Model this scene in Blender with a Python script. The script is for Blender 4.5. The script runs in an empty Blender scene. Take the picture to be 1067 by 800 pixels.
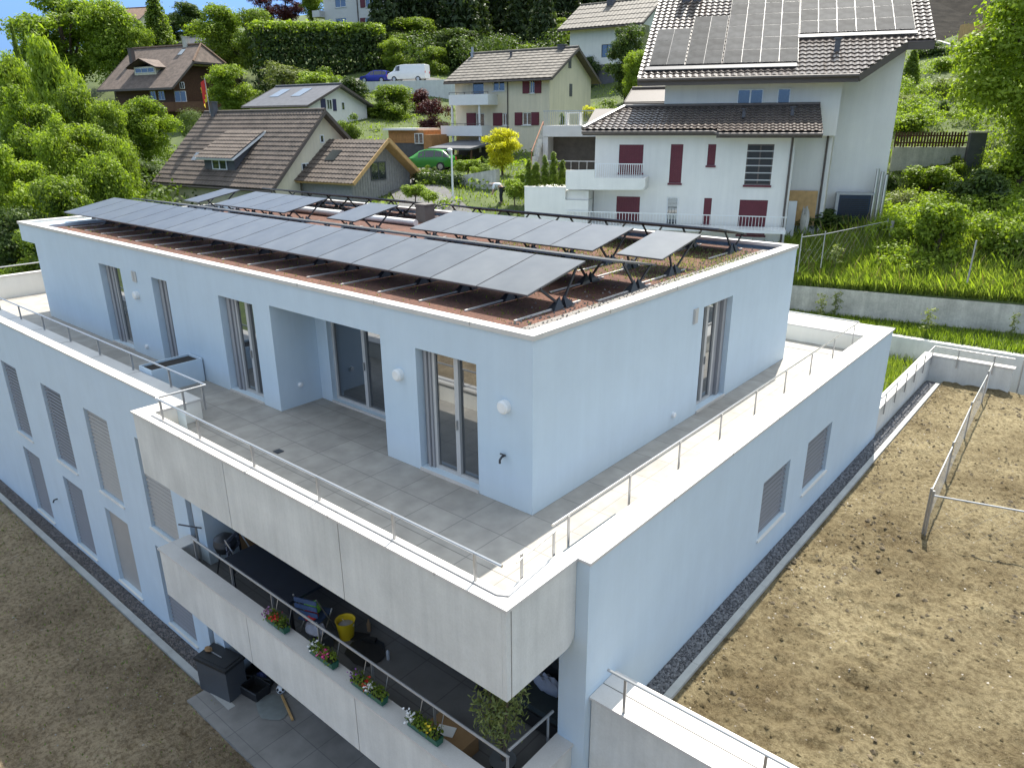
import bpy, bmesh, math, random
import numpy as np
from mathutils import Vector, Matrix, noise
from math import sin, cos, tan, pi, radians, sqrt, atan2
random.seed(7); rng=np.random.default_rng(7)
scene=bpy.context.scene
COL=scene.collection
# ------------------------------------------------------------------ survey (camera model of the photo, 1067x800 pixels)
FOC=758.8; CAM=np.array([6.6518,-8.3401,6.1449]); YAW,PIT,ROL=-0.703639,0.344359,-0.006205
_f=np.array([sin(YAW)*cos(PIT),cos(YAW)*cos(PIT),-sin(PIT)]); _r=np.array([cos(YAW),-sin(YAW),0.]); _u=np.cross(_r,_f)
RX=cos(ROL)*_r+sin(ROL)*_u; UX=-sin(ROL)*_r+cos(ROL)*_u
def ray(px,py): return _f+(px-533.5)/FOC*RX-(py-400)/FOC*UX
def D(px,py,d): return CAM+d*ray(px,py)
def onZ(px,py,z):
    q=ray(px,py); return CAM+(z-CAM[2])/q[2]*q
class Fr:
    "a house's own axes: x along its front, y into it, z up"
    def __init__(s,px,py,d,yaw):
        s.o=D(px,py,d); s.yaw=radians(yaw); s.x=np.array([cos(s.yaw),sin(s.yaw),0]); s.y=np.array([-sin(s.yaw),cos(s.yaw),0])
    def at(s,px,py,y=0.):
        q=ray(px,py); t=((s.o-CAM)@s.y+y)/(q@s.y); p=CAM+t*q-s.o
        return float(p@s.x),float(p[2])
    def side(s,px,py,x=0.):
        q=ray(px,py); t=((s.o-CAM)@s.x+x)/(q@s.x); p=CAM+t*q-s.o
        return float(p@s.y),float(p[2])
    def w(s,x,y,z): return s.o+x*s.x+y*s.y+np.array([0,0,z])
    def depth(s,px,py,y=0.): return ((s.o-CAM)@s.y+y)/(ray(px,py)@s.y)
    def rect(s,x0,y0,x1,y1,y=0.):
        a=s.at(x0,y0,y);b=s.at(x1,y0,y);c=s.at(x0,y1,y);d=s.at(x1,y1,y)
        return ((a[0]+c[0])/2,(b[0]+d[0])/2,(c[1]+d[1])/2,(a[1]+b[1])/2)   # x0,x1,z0,z1
# ------------------------------------------------------------------ materials
def newmat(n):
    m=bpy.data.materials.new(n); m.use_nodes=True; nt=m.node_tree; return m,nt,nt.nodes['Principled BSDF'],nt.links
def mat(n,col,rough=.7,var=.12,scale=3.,bump=0.,bscale=40.,metal=0.,spec=.5,col2=None,fine=0.,streak=0.):
    m,nt,b,L=newmat(n); N=nt.nodes
    tc=N.new('ShaderNodeTexCoord'); nz=N.new('ShaderNodeTexNoise'); nz.inputs['Scale'].default_value=scale; nz.inputs['Detail'].default_value=6; nz.inputs['Roughness'].default_value=.65
    L.new(tc.outputs['Object'],nz.inputs['Vector'])
    r=N.new('ShaderNodeValToRGB'); c=col; d=col2 or tuple(max(0,x*(1-var*2)) for x in c); e=tuple(min(1,x*(1+var)) for x in c) if not col2 else c
    r.color_ramp.elements[0].position=.3; r.color_ramp.elements[1].position=.7
    r.color_ramp.elements[0].color=(*d,1); r.color_ramp.elements[1].color=(*e,1)
    L.new(nz.outputs['Fac'],r.inputs['Fac']); out=r.outputs['Color']
    if fine:
        n2=N.new('ShaderNodeTexNoise'); n2.inputs['Scale'].default_value=bscale; n2.inputs['Detail'].default_value=3; L.new(tc.outputs['Object'],n2.inputs['Vector'])
        mx=N.new('ShaderNodeMix'); mx.data_type='RGBA'; mx.blend_type='OVERLAY'; mx.inputs[0].default_value=fine
        L.new(out,mx.inputs[6]); L.new(n2.outputs['Fac'],mx.inputs[7]); out=mx.outputs[2]
    if streak:
        mp_=N.new('ShaderNodeMapping'); mp_.inputs['Scale'].default_value=(2.2,2.2,.16); L.new(tc.outputs['Object'],mp_.inputs['Vector'])
        n4=N.new('ShaderNodeTexNoise'); n4.inputs['Scale'].default_value=1.6; n4.inputs['Detail'].default_value=7; n4.inputs['Roughness'].default_value=.7; L.new(mp_.outputs[0],n4.inputs['Vector'])
        mr=N.new('ShaderNodeMapRange'); mr.inputs[1].default_value=.35; mr.inputs[2].default_value=.68; mr.inputs[3].default_value=1-streak; mr.inputs[4].default_value=1+streak*.35; L.new(n4.outputs['Fac'],mr.inputs[0])
        m4=N.new('ShaderNodeMix'); m4.data_type='RGBA'; m4.blend_type='MULTIPLY'; m4.inputs[0].default_value=1; L.new(out,m4.inputs[6]); L.new(mr.outputs[0],m4.inputs[7]); out=m4.outputs[2]
    L.new(out,b.inputs['Base Color'])
    b.inputs['Roughness'].default_value=rough; b.inputs['Metallic'].default_value=metal; b.inputs['Specular IOR Level'].default_value=spec
    if bump:
        n3=N.new('ShaderNodeTexNoise'); n3.inputs['Scale'].default_value=bscale; n3.inputs['Detail'].default_value=4; L.new(tc.outputs['Object'],n3.inputs['Vector'])
        bp=N.new('ShaderNodeBump'); bp.inputs['Strength'].default_value=bump; bp.inputs['Distance'].default_value=.02; L.new(n3.outputs['Fac'],bp.inputs['Height']); L.new(bp.outputs['Normal'],b.inputs['Normal'])
    return m
def tilemat(n,col,size,grout,rough=.6,w=.012,off=0.,var=.1):
    m,nt,b,L=newmat(n); N=nt.nodes
    tc=N.new('ShaderNodeTexCoord'); br=N.new('ShaderNodeTexBrick'); br.offset=off; br.inputs['Scale'].default_value=1
    br.inputs['Brick Width'].default_value=size[0]; br.inputs['Row Height'].default_value=size[1]; br.inputs['Mortar Size'].default_value=w
    br.inputs['Color1'].default_value=(*[c*(1-var) for c in col],1); br.inputs['Color2'].default_value=(*[c*(1+var) for c in col],1); br.inputs['Mortar'].default_value=(*grout,1)
    L.new(tc.outputs['Object'],br.inputs['Vector'])
    nz=N.new('ShaderNodeTexNoise'); nz.inputs['Scale'].default_value=2.5; nz.inputs['Detail'].default_value=6; L.new(tc.outputs['Object'],nz.inputs['Vector'])
    mp=N.new('ShaderNodeMapRange'); mp.inputs[1].default_value=.3; mp.inputs[2].default_value=.7; mp.inputs[3].default_value=.82; mp.inputs[4].default_value=1.12; L.new(nz.outputs['Fac'],mp.inputs[0])
    mx=N.new('ShaderNodeMix'); mx.data_type='RGBA'; mx.blend_type='MULTIPLY'; mx.inputs[0].default_value=1; L.new(br.outputs['Color'],mx.inputs[6]); L.new(mp.outputs[0],mx.inputs[7])
    L.new(mx.outputs[2],b.inputs['Base Color']); b.inputs['Roughness'].default_value=rough
    return m
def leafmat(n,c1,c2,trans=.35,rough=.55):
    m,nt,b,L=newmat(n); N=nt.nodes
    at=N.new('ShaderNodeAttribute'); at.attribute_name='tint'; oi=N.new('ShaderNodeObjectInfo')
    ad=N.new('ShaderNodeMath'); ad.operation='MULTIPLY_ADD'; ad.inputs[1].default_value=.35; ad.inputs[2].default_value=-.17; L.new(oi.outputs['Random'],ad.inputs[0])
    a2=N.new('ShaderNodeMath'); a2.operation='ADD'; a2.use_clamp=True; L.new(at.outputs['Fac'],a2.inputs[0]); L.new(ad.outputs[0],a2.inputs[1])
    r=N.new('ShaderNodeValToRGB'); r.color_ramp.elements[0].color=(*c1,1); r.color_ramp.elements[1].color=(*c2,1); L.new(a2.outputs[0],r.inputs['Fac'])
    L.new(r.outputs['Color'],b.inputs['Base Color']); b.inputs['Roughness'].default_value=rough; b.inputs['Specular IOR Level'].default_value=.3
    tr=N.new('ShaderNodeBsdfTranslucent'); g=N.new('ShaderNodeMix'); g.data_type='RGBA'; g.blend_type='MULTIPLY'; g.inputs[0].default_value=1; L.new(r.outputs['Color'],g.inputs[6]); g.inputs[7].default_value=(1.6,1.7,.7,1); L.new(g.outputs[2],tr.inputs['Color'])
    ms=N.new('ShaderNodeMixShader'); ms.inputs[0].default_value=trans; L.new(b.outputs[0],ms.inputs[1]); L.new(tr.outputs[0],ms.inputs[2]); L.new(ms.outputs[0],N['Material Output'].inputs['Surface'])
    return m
def glassmat(n,col=(.02,.024,.028),gl=.22,tint=(.9,.95,1)):
    m,nt,b,L=newmat(n); N=nt.nodes
    b.inputs['Base Color'].default_value=(*col,1); b.inputs['Roughness'].default_value=.06; b.inputs['IOR'].default_value=1.52
    g=N.new('ShaderNodeBsdfGlossy'); g.inputs['Roughness'].default_value=.015; g.inputs['Color'].default_value=(*tint,1)
    ms=N.new('ShaderNodeMixShader'); ms.inputs[0].default_value=gl; L.new(b.outputs[0],ms.inputs[1]); L.new(g.outputs[0],ms.inputs[2]); L.new(ms.outputs[0],N['Material Output'].inputs['Surface'])
    return m
M={}
M['stucco']=mat('pale_blue_stucco',(.575,.675,.745),.9,.02,1.2,.35,160.,fine=.10,streak=.03)
M['stucco_white']=mat('white_render',(.78,.755,.69),.9,.025,.8,.2,60.,fine=.06,streak=.05)
M['stucco_warm']=mat('cream_render',(.72,.64,.475),.9,.03,.8,.2,60.,fine=.08,streak=.10)
M['stucco_grey']=mat('pale_grey_render',(.60,.58,.55),.9,.04,.8,.2,60.)
M['cap']=mat('coping_metal',(.60,.57,.53),.5,.05,1.3,0,40.,fine=.12)
M['concrete']=mat('fair_faced_concrete',(.68,.67,.62),.8,.07,.9,.12,30.,fine=.15,streak=.11)
M['concrete_old']=mat('weathered_concrete',(.58,.55,.48),.9,.16,1.1,.4,14.,fine=.25,streak=.22)
M['joint']=mat('dark_joint',(.10,.10,.11),.9)
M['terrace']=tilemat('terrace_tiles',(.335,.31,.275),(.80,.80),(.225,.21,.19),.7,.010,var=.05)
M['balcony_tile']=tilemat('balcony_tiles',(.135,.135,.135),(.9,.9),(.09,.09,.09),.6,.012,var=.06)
M['patio']=tilemat('patio_slabs',(.23,.22,.205),(.9,.9),(.15,.145,.14),.8,.01,var=.05)
M['substrate']=mat('roof_substrate',(.145,.066,.042),.95,.3,1.6,1.,22.,fine=.85,col2=(.070,.032,.022))
M['roofgravel']=mat('roof_gravel',(.29,.265,.24),.9,.3,50.,1.,60.,fine=.5)
M['panel']=glassmat('solar_cells',(.05,.05,.046),.055,(1,.93,.82))
M['panel_house']=glassmat('house_solar_cells',(.066,.065,.064),.0)
for kk,ra in (('panel',.30),('panel_house',.62)):
    M[kk].node_tree.nodes['Principled BSDF'].inputs['Roughness'].default_value=ra
    for nd in M[kk].node_tree.nodes:
        if nd.type=='BSDF_GLOSSY': nd.inputs['Roughness'].default_value=ra; nd.inputs['Color'].default_value=(1,.97,.92,1)
M['panel_house'].node_tree.nodes['Principled BSDF'].inputs['Specular IOR Level'].default_value=.03
M['carglass']=glassmat('car_glass',(.015,.017,.02),.05)
for kk in ('panel','panel_house'):
    nt=M[kk].node_tree; N=nt.nodes; tc=N.new('ShaderNodeTexCoord'); n_=N.new('ShaderNodeTexNoise'); n_.inputs['Scale'].default_value=1.7; n_.inputs['Detail'].default_value=6; nt.links.new(tc.outputs['Object'],n_.inputs['Vector'])
    oi=N.new('ShaderNodeObjectInfo'); ad=N.new('ShaderNodeMath'); ad.operation='MULTIPLY_ADD'; ad.inputs[1].default_value=.25; nt.links.new(oi.outputs['Random'],ad.inputs[0]); nt.links.new(n_.outputs['Fac'],ad.inputs[2])
    r_=N.new('ShaderNodeValToRGB'); c_=N['Principled BSDF'].inputs['Base Color'].default_value; r_.color_ramp.elements[0].position=.35; r_.color_ramp.elements[1].position=.9; r_.color_ramp.elements[0].color=tuple(x*.7 for x in c_[:3])+(1,); r_.color_ramp.elements[1].color=tuple(x*1.7 for x in c_[:3])+(1,)
    nt.links.new(ad.outputs[0],r_.inputs[0]); nt.links.new(r_.outputs[0],N['Principled BSDF'].inputs['Base Color'])
    br=N.new('ShaderNodeTexBrick'); br.offset=0; br.inputs['Scale'].default_value=1; br.inputs['Brick Width'].default_value=.17; br.inputs['Row Height'].default_value=.17; br.inputs['Mortar Size'].default_value=.004; nt.links.new(tc.outputs['Object'],br.inputs['Vector'])
M['panel_frame']=mat('panel_frame',(.11,.11,.115),.4,.02,metal=.3)
M['panel_back']=mat('panel_back_sheet',(.16,.13,.10),.7,.05)
M['galv']=mat('galvanised_steel',(.42,.42,.42),.4,.06,6.,metal=.7)
M['darksteel']=mat('dark_steel',(.06,.065,.075),.45,.05,metal=.5)
M['rail']=mat('brushed_steel_rail',(.55,.54,.53),.32,.03,8.,metal=.85)
M['winframe']=mat('window_frame',(.50,.49,.47),.45,.02)
M['whiteframe']=mat('white_frame',(.75,.75,.73),.45,.02)
M['track']=mat('shutter_track',(.30,.30,.31),.5,.02)
M['glass']=glassmat('window_glass')
M['glass_clear']=glassmat('house_glass',(.03,.035,.04),.14)
M['blind']=mat('grey_blind',(.22,.22,.23),.55,.03)
M['blind_warm']=mat('warm_blind',(.40,.375,.34),.55,.03)
M['black']=mat('black_plastic',(.018,.019,.02),.5,.05)
M['darkgrey']=mat('dark_grey_plastic',(.07,.075,.08),.55,.05)
M['navy']=mat('navy_cover',(.012,.018,.032),.6,.1)
M['white']=mat('white_paint',(.78,.78,.76),.4,.02)
M['yellow']=mat('yellow_plastic',(.70,.50,.02),.4,.03)
M['red']=mat('red_cloth',(.55,.03,.03),.8,.1)
M['pink']=mat('pink_petals',(.75,.08,.28),.7,.1)
M['purple']=mat('purple_petals',(.30,.08,.42),.7,.1)
M['whitep']=mat('white_petals',(.8,.8,.78),.7,.03)
M['redp']=mat('red_petals',(.60,.03,.02),.7,.1)
M['lime']=mat('lime_cloth',(.25,.62,.08),.8,.1)
M['greycloth']=mat('grey_cloth',(.35,.36,.42),.9,.1)
M['greenbox']=mat('green_plastic',(.015,.10,.06),.5,.05)
M['card']=mat('brown_cardboard',(.28,.17,.08),.9,.08)
M['wood']=mat('orange_wood',(.42,.20,.07),.7,.15,4.)
M['woodlight']=mat('light_wood',(.55,.34,.14),.7,.12,4.)
M['wooddark']=mat('dark_brown_wood',(.10,.045,.02),.8,.15,4.)
M['boards']=mat('grey_boards',(.30,.29,.27),.85,.1,5.)
M['tile_brown']=mat('brown_roof_tiles',(.12,.092,.073),.75,.25,1.3,.3,30.,fine=.5)
M['tile_grey']=mat('grey_brown_tiles',(.15,.13,.105),.7,.2,1.2,.3,30.,fine=.4)
M['tile_dark']=mat('glossy_dark_tiles',(.115,.09,.075),.32,.18,3.,.1,30.,spec=.7,fine=.3)
M['tile_chalet']=mat('old_chalet_tiles',(.20,.125,.085),.85,.2,1.2,.4,20.,fine=.4)
M['slate']=mat('dark_slate',(.09,.09,.10),.6,.15,2.)
M['shutter']=mat('wine_red_shutter',(.125,.018,.028),.6,.06)
M['fascia']=mat('brown_fascia',(.10,.08,.068),.6,.05)
M['soil']=None
M['gravel']=mat('dark_gravel',(.10,.10,.11),.9,.4,40.,1.,40.,fine=.6)
M['stone_grey']=mat('gravel_stones',(.30,.30,.31),.85,.3,14.,col2=(.06,.06,.065))
M['kerb']=mat('kerb_concrete',(.40,.40,.38),.85,.08,2.,.2,30.)
M['asphalt']=mat('asphalt',(.13,.125,.12),.9,.12,2.,.2,60.)
M['bark']=mat('bark',(.10,.075,.05),.95,.2,6.,.6,25.)
M['skin']=mat('skin',(.48,.30,.22),.6,.03)
M['jeans']=mat('dark_trousers',(.02,.022,.03),.9,.1)
M['shirt']=mat('white_shirt',(.70,.72,.75),.9,.04)
M['tyre']=mat('tyre_rubber',(.02,.02,.02),.8,.05)
M['rim']=mat('wheel_rim',(.45,.45,.46),.35,.03,metal=.8)
M['van']=mat('white_car_paint',(.75,.76,.78),.25,.01)
M['blue']=mat('blue_car_paint',(.02,.03,.28),.25,.02)
M['green']=mat('green_car_paint',(.035,.22,.03),.25,.02)
M['flagred']=mat('flag_red',(.60,.04,.03),.8,.03)
M['flagyellow']=mat('flag_yellow',(.75,.55,.03),.8,.03)
M['petal_lilac']=mat('lilac_petals',(.45,.22,.40),.8,.1)
# leaves
LF={}
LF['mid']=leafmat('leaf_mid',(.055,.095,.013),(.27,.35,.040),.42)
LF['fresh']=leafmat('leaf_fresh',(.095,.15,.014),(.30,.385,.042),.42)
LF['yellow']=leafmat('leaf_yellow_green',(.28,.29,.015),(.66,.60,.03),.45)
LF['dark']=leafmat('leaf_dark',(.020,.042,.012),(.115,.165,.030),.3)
LF['conifer']=leafmat('needle_dark',(.016,.034,.012),(.075,.105,.030),.2)
LF['purple']=leafmat('leaf_purple',(.030,.008,.012),(.11,.022,.022),.25)
LF['olive']=leafmat('leaf_olive',(.10,.125,.040),(.30,.34,.12),.3)
LF['grass']=leafmat('grass_blades',(.10,.15,.018),(.25,.305,.065),.4)
LF['dry']=leafmat('dry_stems',(.16,.12,.05),(.34,.27,.12),.2)
# ------------------------------------------------------------------ mesh building
class MB:
    def __init__(s): s.v=[];s.f=[];s.m=[];s.mi=0
    def quad(s,a,b,c,d): s.poly([a,b,c,d])
    def poly(s,pts):
        i=len(s.v); s.v+= [tuple(map(float,p)) for p in pts]; s.f.append(tuple(range(i,i+len(pts)))); s.m.append(s.mi); return s
    def box(s,x0,x1,y0,y1,z0,z1):
        i=len(s.v)
        s.v+=[(x,y,z) for z in (z0,z1) for y in (y0,y1) for x in (x0,x1)]
        for q in ((0,2,3,1),(4,5,7,6),(0,1,5,4),(2,6,7,3),(0,4,6,2),(1,3,7,5)): s.f.append(tuple(i+k for k in q)); s.m.append(s.mi)
        return s
    def prism(s,poly,axis,a,b):
        "poly = 2D outline, extruded along axis (0 x,1 y,2 z) from a to b; 2D coords are the other two axes in order"
        def P(p,t):
            q=list(p); q.insert(axis,t); return tuple(q)
        n=len(poly); i=len(s.v); s.v+=[P(p,a) for p in poly]+[P(p,b) for p in poly]
        s.f.append(tuple(range(i,i+n))); s.f.append(tuple(range(i+2*n-1,i+n-1,-1))); s.m+= [s.mi]*2
        for k in range(n): s.f.append((i+k,i+n+k,i+n+(k+1)%n,i+(k+1)%n)); s.m.append(s.mi)
        return s
    def tube(s,pts,r,n=8,cap=True):
        pts=[Vector(p) for p in pts]; rs=r if isinstance(r,(list,tuple)) else [r]*len(pts); rings=[]
        for k,p in enumerate(pts):
            t=(pts[min(k+1,len(pts)-1)]-pts[max(k-1,0)]).normalized()
            a=t.orthogonal().normalized() if abs(t.z)>.9 else t.cross(Vector((0,0,1))).normalized(); b=t.cross(a)
            i=len(s.v); rings.append(i)
            for j in range(n):
                q=p+(a*cos(2*pi*j/n)+b*sin(2*pi*j/n))*rs[k]; s.v.append(tuple(q))
        for k in range(len(pts)-1):
            for j in range(n): s.f.append((rings[k]+j,rings[k]+(j+1)%n,rings[k+1]+(j+1)%n,rings[k+1]+j)); s.m.append(s.mi)
        if cap:
            s.f.append(tuple(rings[0]+j for j in range(n-1,-1,-1))); s.f.append(tuple(rings[-1]+j for j in range(n))); s.m+=[s.mi]*2
        return s
    def bar(s,a,b,w,h,up=(0,0,1)):
        a=Vector(a);b=Vector(b);t=(b-a).normalized();sd=t.cross(Vector(up))
        if sd.length<1e-4: sd=t.cross(Vector((0,1,0)))
        sd.normalize(); u=sd.cross(t); i=len(s.v)
        for p in (a,b):
            for x,y in ((-1,-1),(1,-1),(1,1),(-1,1)): s.v.append(tuple(p+sd*x*w/2+u*y*h/2))
        for q in ((0,3,2,1),(4,5,6,7),(0,1,5,4),(1,2,6,5),(2,3,7,6),(3,0,4,7)): s.f.append(tuple(i+k for k in q)); s.m.append(s.mi)
        return s
    def cyl(s,c,r0,r1,z0,z1,n=16): return s.tube([(c[0],c[1],z0),(c[0],c[1],z1)],[r0,r1],n)
    def ball(s,c,rx,ry,rz,n=10,m=6):
        i=len(s.v); s.v.append((c[0],c[1],c[2]-rz))
        for a in range(1,m):
            t=-pi/2+pi*a/m
            for j in range(n): s.v.append((c[0]+rx*cos(t)*cos(2*pi*j/n),c[1]+ry*cos(t)*sin(2*pi*j/n),c[2]+rz*sin(t)))
        s.v.append((c[0],c[1],c[2]+rz)); e=len(s.v)-1
        for j in range(n):
            s.f.append((i,i+1+(j+1)%n,i+1+j)); s.m.append(s.mi)
            for a in range(m-2):
                p=i+1+a*n; s.f.append((p+j,p+(j+1)%n,p+n+(j+1)%n,p+n+j)); s.m.append(s.mi)
            p=i+1+(m-2)*n; s.f.append((p+j,p+(j+1)%n,e)); s.m.append(s.mi)
        return s
    def wall(s,P,u0,u1,v0,v1,holes,d):
        "P(u,v,w): w into the wall; holes (a,b,c,e[,depth]) get reveals"
        us=sorted({u0,u1,*[min(max(h[k],u0),u1) for h in holes for k in (0,1)]}); vs=sorted({v0,v1,*[min(max(h[k],v0),v1) for h in holes for k in (2,3)]})
        for i in range(len(us)-1):
            for j in range(len(vs)-1):
                a,b,c,e=us[i],us[i+1],vs[j],vs[j+1]; mu,mv=(a+b)/2,(c+e)/2
                if any(h[0]<mu<h[1] and h[2]<mv<h[3] for h in holes): continue
                s.quad(P(a,c,0),P(b,c,0),P(b,e,0),P(a,e,0))
        for h in holes:
            a,b,c,e=h[:4]; k=h[4] if len(h)>4 else d
            for (p,q) in (((a,c),(b,c)),((b,c),(b,e)),((b,e),(a,e)),((a,e),(a,c))): s.quad(P(*p,0),P(*p,k),P(*q,k),P(*q,0))
        return s
    def build(s,name,m,parent=None,smooth=False,loc=None):
        me=bpy.data.meshes.new(name); me.from_pydata(s.v,[],s.f)
        ms=m if isinstance(m,(list,tuple)) else [m]
        for k in ms: me.materials.append(k)
        if len(ms)>1: me.polygons.foreach_set('material_index',s.m)
        bm=bmesh.new(); bm.from_mesh(me); bmesh.ops.recalc_face_normals(bm,faces=bm.faces); bm.to_mesh(me); bm.free()
        if smooth:
            me.polygons.foreach_set('use_smooth',[True]*len(me.polygons))
            try: me.set_sharp_from_angle(angle=radians(40))
            except Exception: pass
        me.update(); o=bpy.data.objects.new(name,me); COL.objects.link(o)
        if parent is not None: o.parent=parent
        if loc is not None: o.location=loc
        return o
def tag(o,label=None,cat=None,group=None,kind=None):
    if label: o['label']=label
    if cat: o['category']=cat
    if group: o['group']=group
    if kind: o['kind']=kind
    return o
def empty(name,loc,rz=0.,label=None,cat=None,group=None,scale=None):
    o=bpy.data.objects.new(name,None); o.empty_display_size=.3; COL.objects.link(o); o.location=loc; o.rotation_euler=(0,0,rz)
    if scale: o.scale=scale
    return tag(o,label,cat,group)
def kids(o): return list(o.children)
def dup(o,parent=None,loc=None,rz=None,label=None,group=None):
    c=o.copy(); COL.objects.link(c)
    if parent is not None: c.parent=parent
    if loc is not None: c.location=loc
    if rz is not None: c.rotation_euler=(0,0,rz)
    if label: c['label']=label
    if group: c['group']=group
    for k in kids(o): dup(k,c)
    return c
def inst(o,parent,loc=(0,0,0),rz=0.):
    "a further copy of one part, sharing its mesh"
    c=o.copy(); COL.objects.link(c); c.parent=parent; c.location=loc; c.rotation_euler=(0,0,rz); return c
def struct(o): o['kind']='structure'; return o
# ------------------------------------------------------------------ sun, sky, camera
SUN=Vector((-.16,.62,1)).normalized(); EL=math.asin(SUN.z); AZ=atan2(SUN.x,SUN.y)
w=bpy.data.worlds.new("World"); scene.world=w; w.use_nodes=True
bg=w.node_tree.nodes['Background']; sk=w.node_tree.nodes.new('ShaderNodeTexSky'); sk.sky_type='NISHITA'; sk.sun_disc=False; sk.sun_elevation=EL; sk.sun_rotation=AZ
sk.air_density=1.0; sk.dust_density=.6; sk.ozone_density=1.
WN=w.node_tree.nodes; WL=w.node_tree.links
hs=WN.new('ShaderNodeHueSaturation'); hs.inputs['Saturation'].default_value=.45; WL.new(sk.outputs[0],hs.inputs['Color'])
tcw=WN.new('ShaderNodeTexCoord'); sxw=WN.new('ShaderNodeSeparateXYZ'); WL.new(tcw.outputs['Generated'],sxw.inputs[0])
rw_=WN.new('ShaderNodeValToRGB'); rw_.color_ramp.elements[0].position=.0; rw_.color_ramp.elements[0].color=(.085,.15,.30,1); rw_.color_ramp.elements[1].position=.62; rw_.color_ramp.elements[1].color=(1,1,1,1)
rw_.color_ramp.elements[1].color=(.97,1.,.93,1)
e_=rw_.color_ramp.elements.new(.22); e_.color=(.16,.26,.45,1); WL.new(sxw.outputs['Z'],rw_.inputs['Fac'])
mxw=WN.new('ShaderNodeMix'); mxw.data_type='RGBA'; mxw.blend_type='MULTIPLY'; mxw.inputs[0].default_value=1; WL.new(hs.outputs[0],mxw.inputs[6]); WL.new(rw_.outputs[0],mxw.inputs[7]); WL.new(mxw.outputs[2],bg.inputs[0]); bg.inputs[1].default_value=.15
sl=bpy.data.lights.new('sun','SUN'); sl.energy=3.0; sl.angle=radians(.53); sl.color=(1,.95,.86); so=bpy.data.objects.new('sun',sl); COL.objects.link(so); so.rotation_euler=SUN.to_track_quat('Z','Y').to_euler()
cd=bpy.data.cameras.new('camera'); co=bpy.data.objects.new('camera',cd); COL.objects.link(co); scene.camera=co
cd.sensor_fit='HORIZONTAL'; cd.sensor_width=36; cd.lens=36*FOC/1067; cd.clip_end=2000; cd.clip_start=.1
mw=Matrix.Identity(4)
for k,vv in enumerate((RX,UX,-_f)):
    for j in range(3): mw[j][k]=vv[j]
for j in range(3): mw[j][3]=CAM[j]
co.matrix_world=mw
scene.view_settings.view_transform='Standard'; scene.view_settings.look='None'; scene.view_settings.exposure=1.6; scene.view_settings.gamma=1
scene.render.engine='CYCLES'; scene.cycles.max_bounces=6; scene.cycles.diffuse_bounces=3; scene.cycles.glossy_bounces=3; scene.cycles.transmission_bounces=2; scene.cycles.caustics_reflective=False; scene.cycles.caustics_refractive=False
scene.cycles.use_denoising=True
# ================================================================== the apartment block
B=empty('apartment_building',(0,0,0),0,'pale blue flat-roofed apartment block with a wraparound roof terrace and grey concrete balcony fronts','apartment block')
YW,XR,YB=-1.9,1.914,14.31; GL,GR=-6.65,-2.95; XL=-25.6
CZ0,CZ1=.43,.476
def Pf(y): return lambda u,v,k:(u,y+k,v)          # wall facing -Y
def Pr(x): return lambda u,v,k:(x-k,u,v)          # wall facing +X
up=[(-20.55,-19.15,-3.47,-.99),(-17.07,-15.55,-3.47,-.99),(-13.95,-12.45,-3.47,-.99),(-10.87,-9.35,-3.47,-.99)]
lo=[(-20.5,-18.98,-6.42,-4.02),(-17.03,-15.55,-6.42,-4.02),(-13.98,-12.5,-6.42,-4.02),(-10.9,-9.4,-6.42,-4.02)]
slit=[(-8.66,-8.38,-3.4,-.9,.12),(-8.66,-8.38,-6.6,-3.95,.12)]
mb=MB(); mb.wall(Pf(YW),XL,-7.9,GL-.3,CZ0,up+lo+slit,.16)
mb.quad((-7.9,YW,GL-.3),(-7.9,.2,GL-.3),(-7.9,.2,-.4),(-7.9,YW,-.4))
mb.build('facade_wall',M['stucco'],B)
mb=MB(); rw=[(5.25,6.75,-2.22,-.88),(7.85,9.55,-2.22,-.88)]
mb.wall(Pr(XR),-1.125,YB,GL-.3,CZ0,rw,.16)
mb.quad((1.42,-1.125,GL-.3),(XR,-1.125,GL-.3),(XR,-1.125,CZ0),(1.42,-1.125,CZ0)); mb.quad((1.42,-1.125,GL),(1.42,.3,GL),(1.42,.3,CZ0),(1.42,-1.125,CZ0))
mb.build('side_wall',M['stucco'],B)
mb=MB(); mb.quad((XL,YB,GL),(XR,YB,GL),(XR,YB,CZ0),(XL,YB,CZ0)); mb.quad((XL,YB,GL),(XL,YB,.8),(XL,YW,.8),(XL,YW,GL)); mb.build('rear_wall',M['stucco'],B)
# balcony back walls (mid floor and ground floor)
mb=MB(); mb.wall(Pf(.02),-7.9,1.42,-3.36,-.4,[(-6.6,-3.8,-3.3,-.95),(-2.6,.2,-3.3,-.95)],.15); mb.wall(Pf(.02),-7.9,1.42,GL,-3.7,[(-6.6,-3.8,-6.6,-4.2),(-2.6,.2,-6.6,-4.2)],.15); mb.build('balcony_back_wall',M['stucco'],B)
# floors
mb=MB(); mb.box(XL+.2,XR-.3,YW+.3,YB-.3,-.45,0.); mb.box(-8.5,1.5,-2.43,YW+.3,-.45,-.002); fl=mb.build('terrace_floor',M['terrace'],B)
mb=MB(); mb.box(-8.5,1.5,-2.43,.16,-3.8,-3.35); mb.build('balcony_floor',M['balcony_tile'],B)
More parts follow.
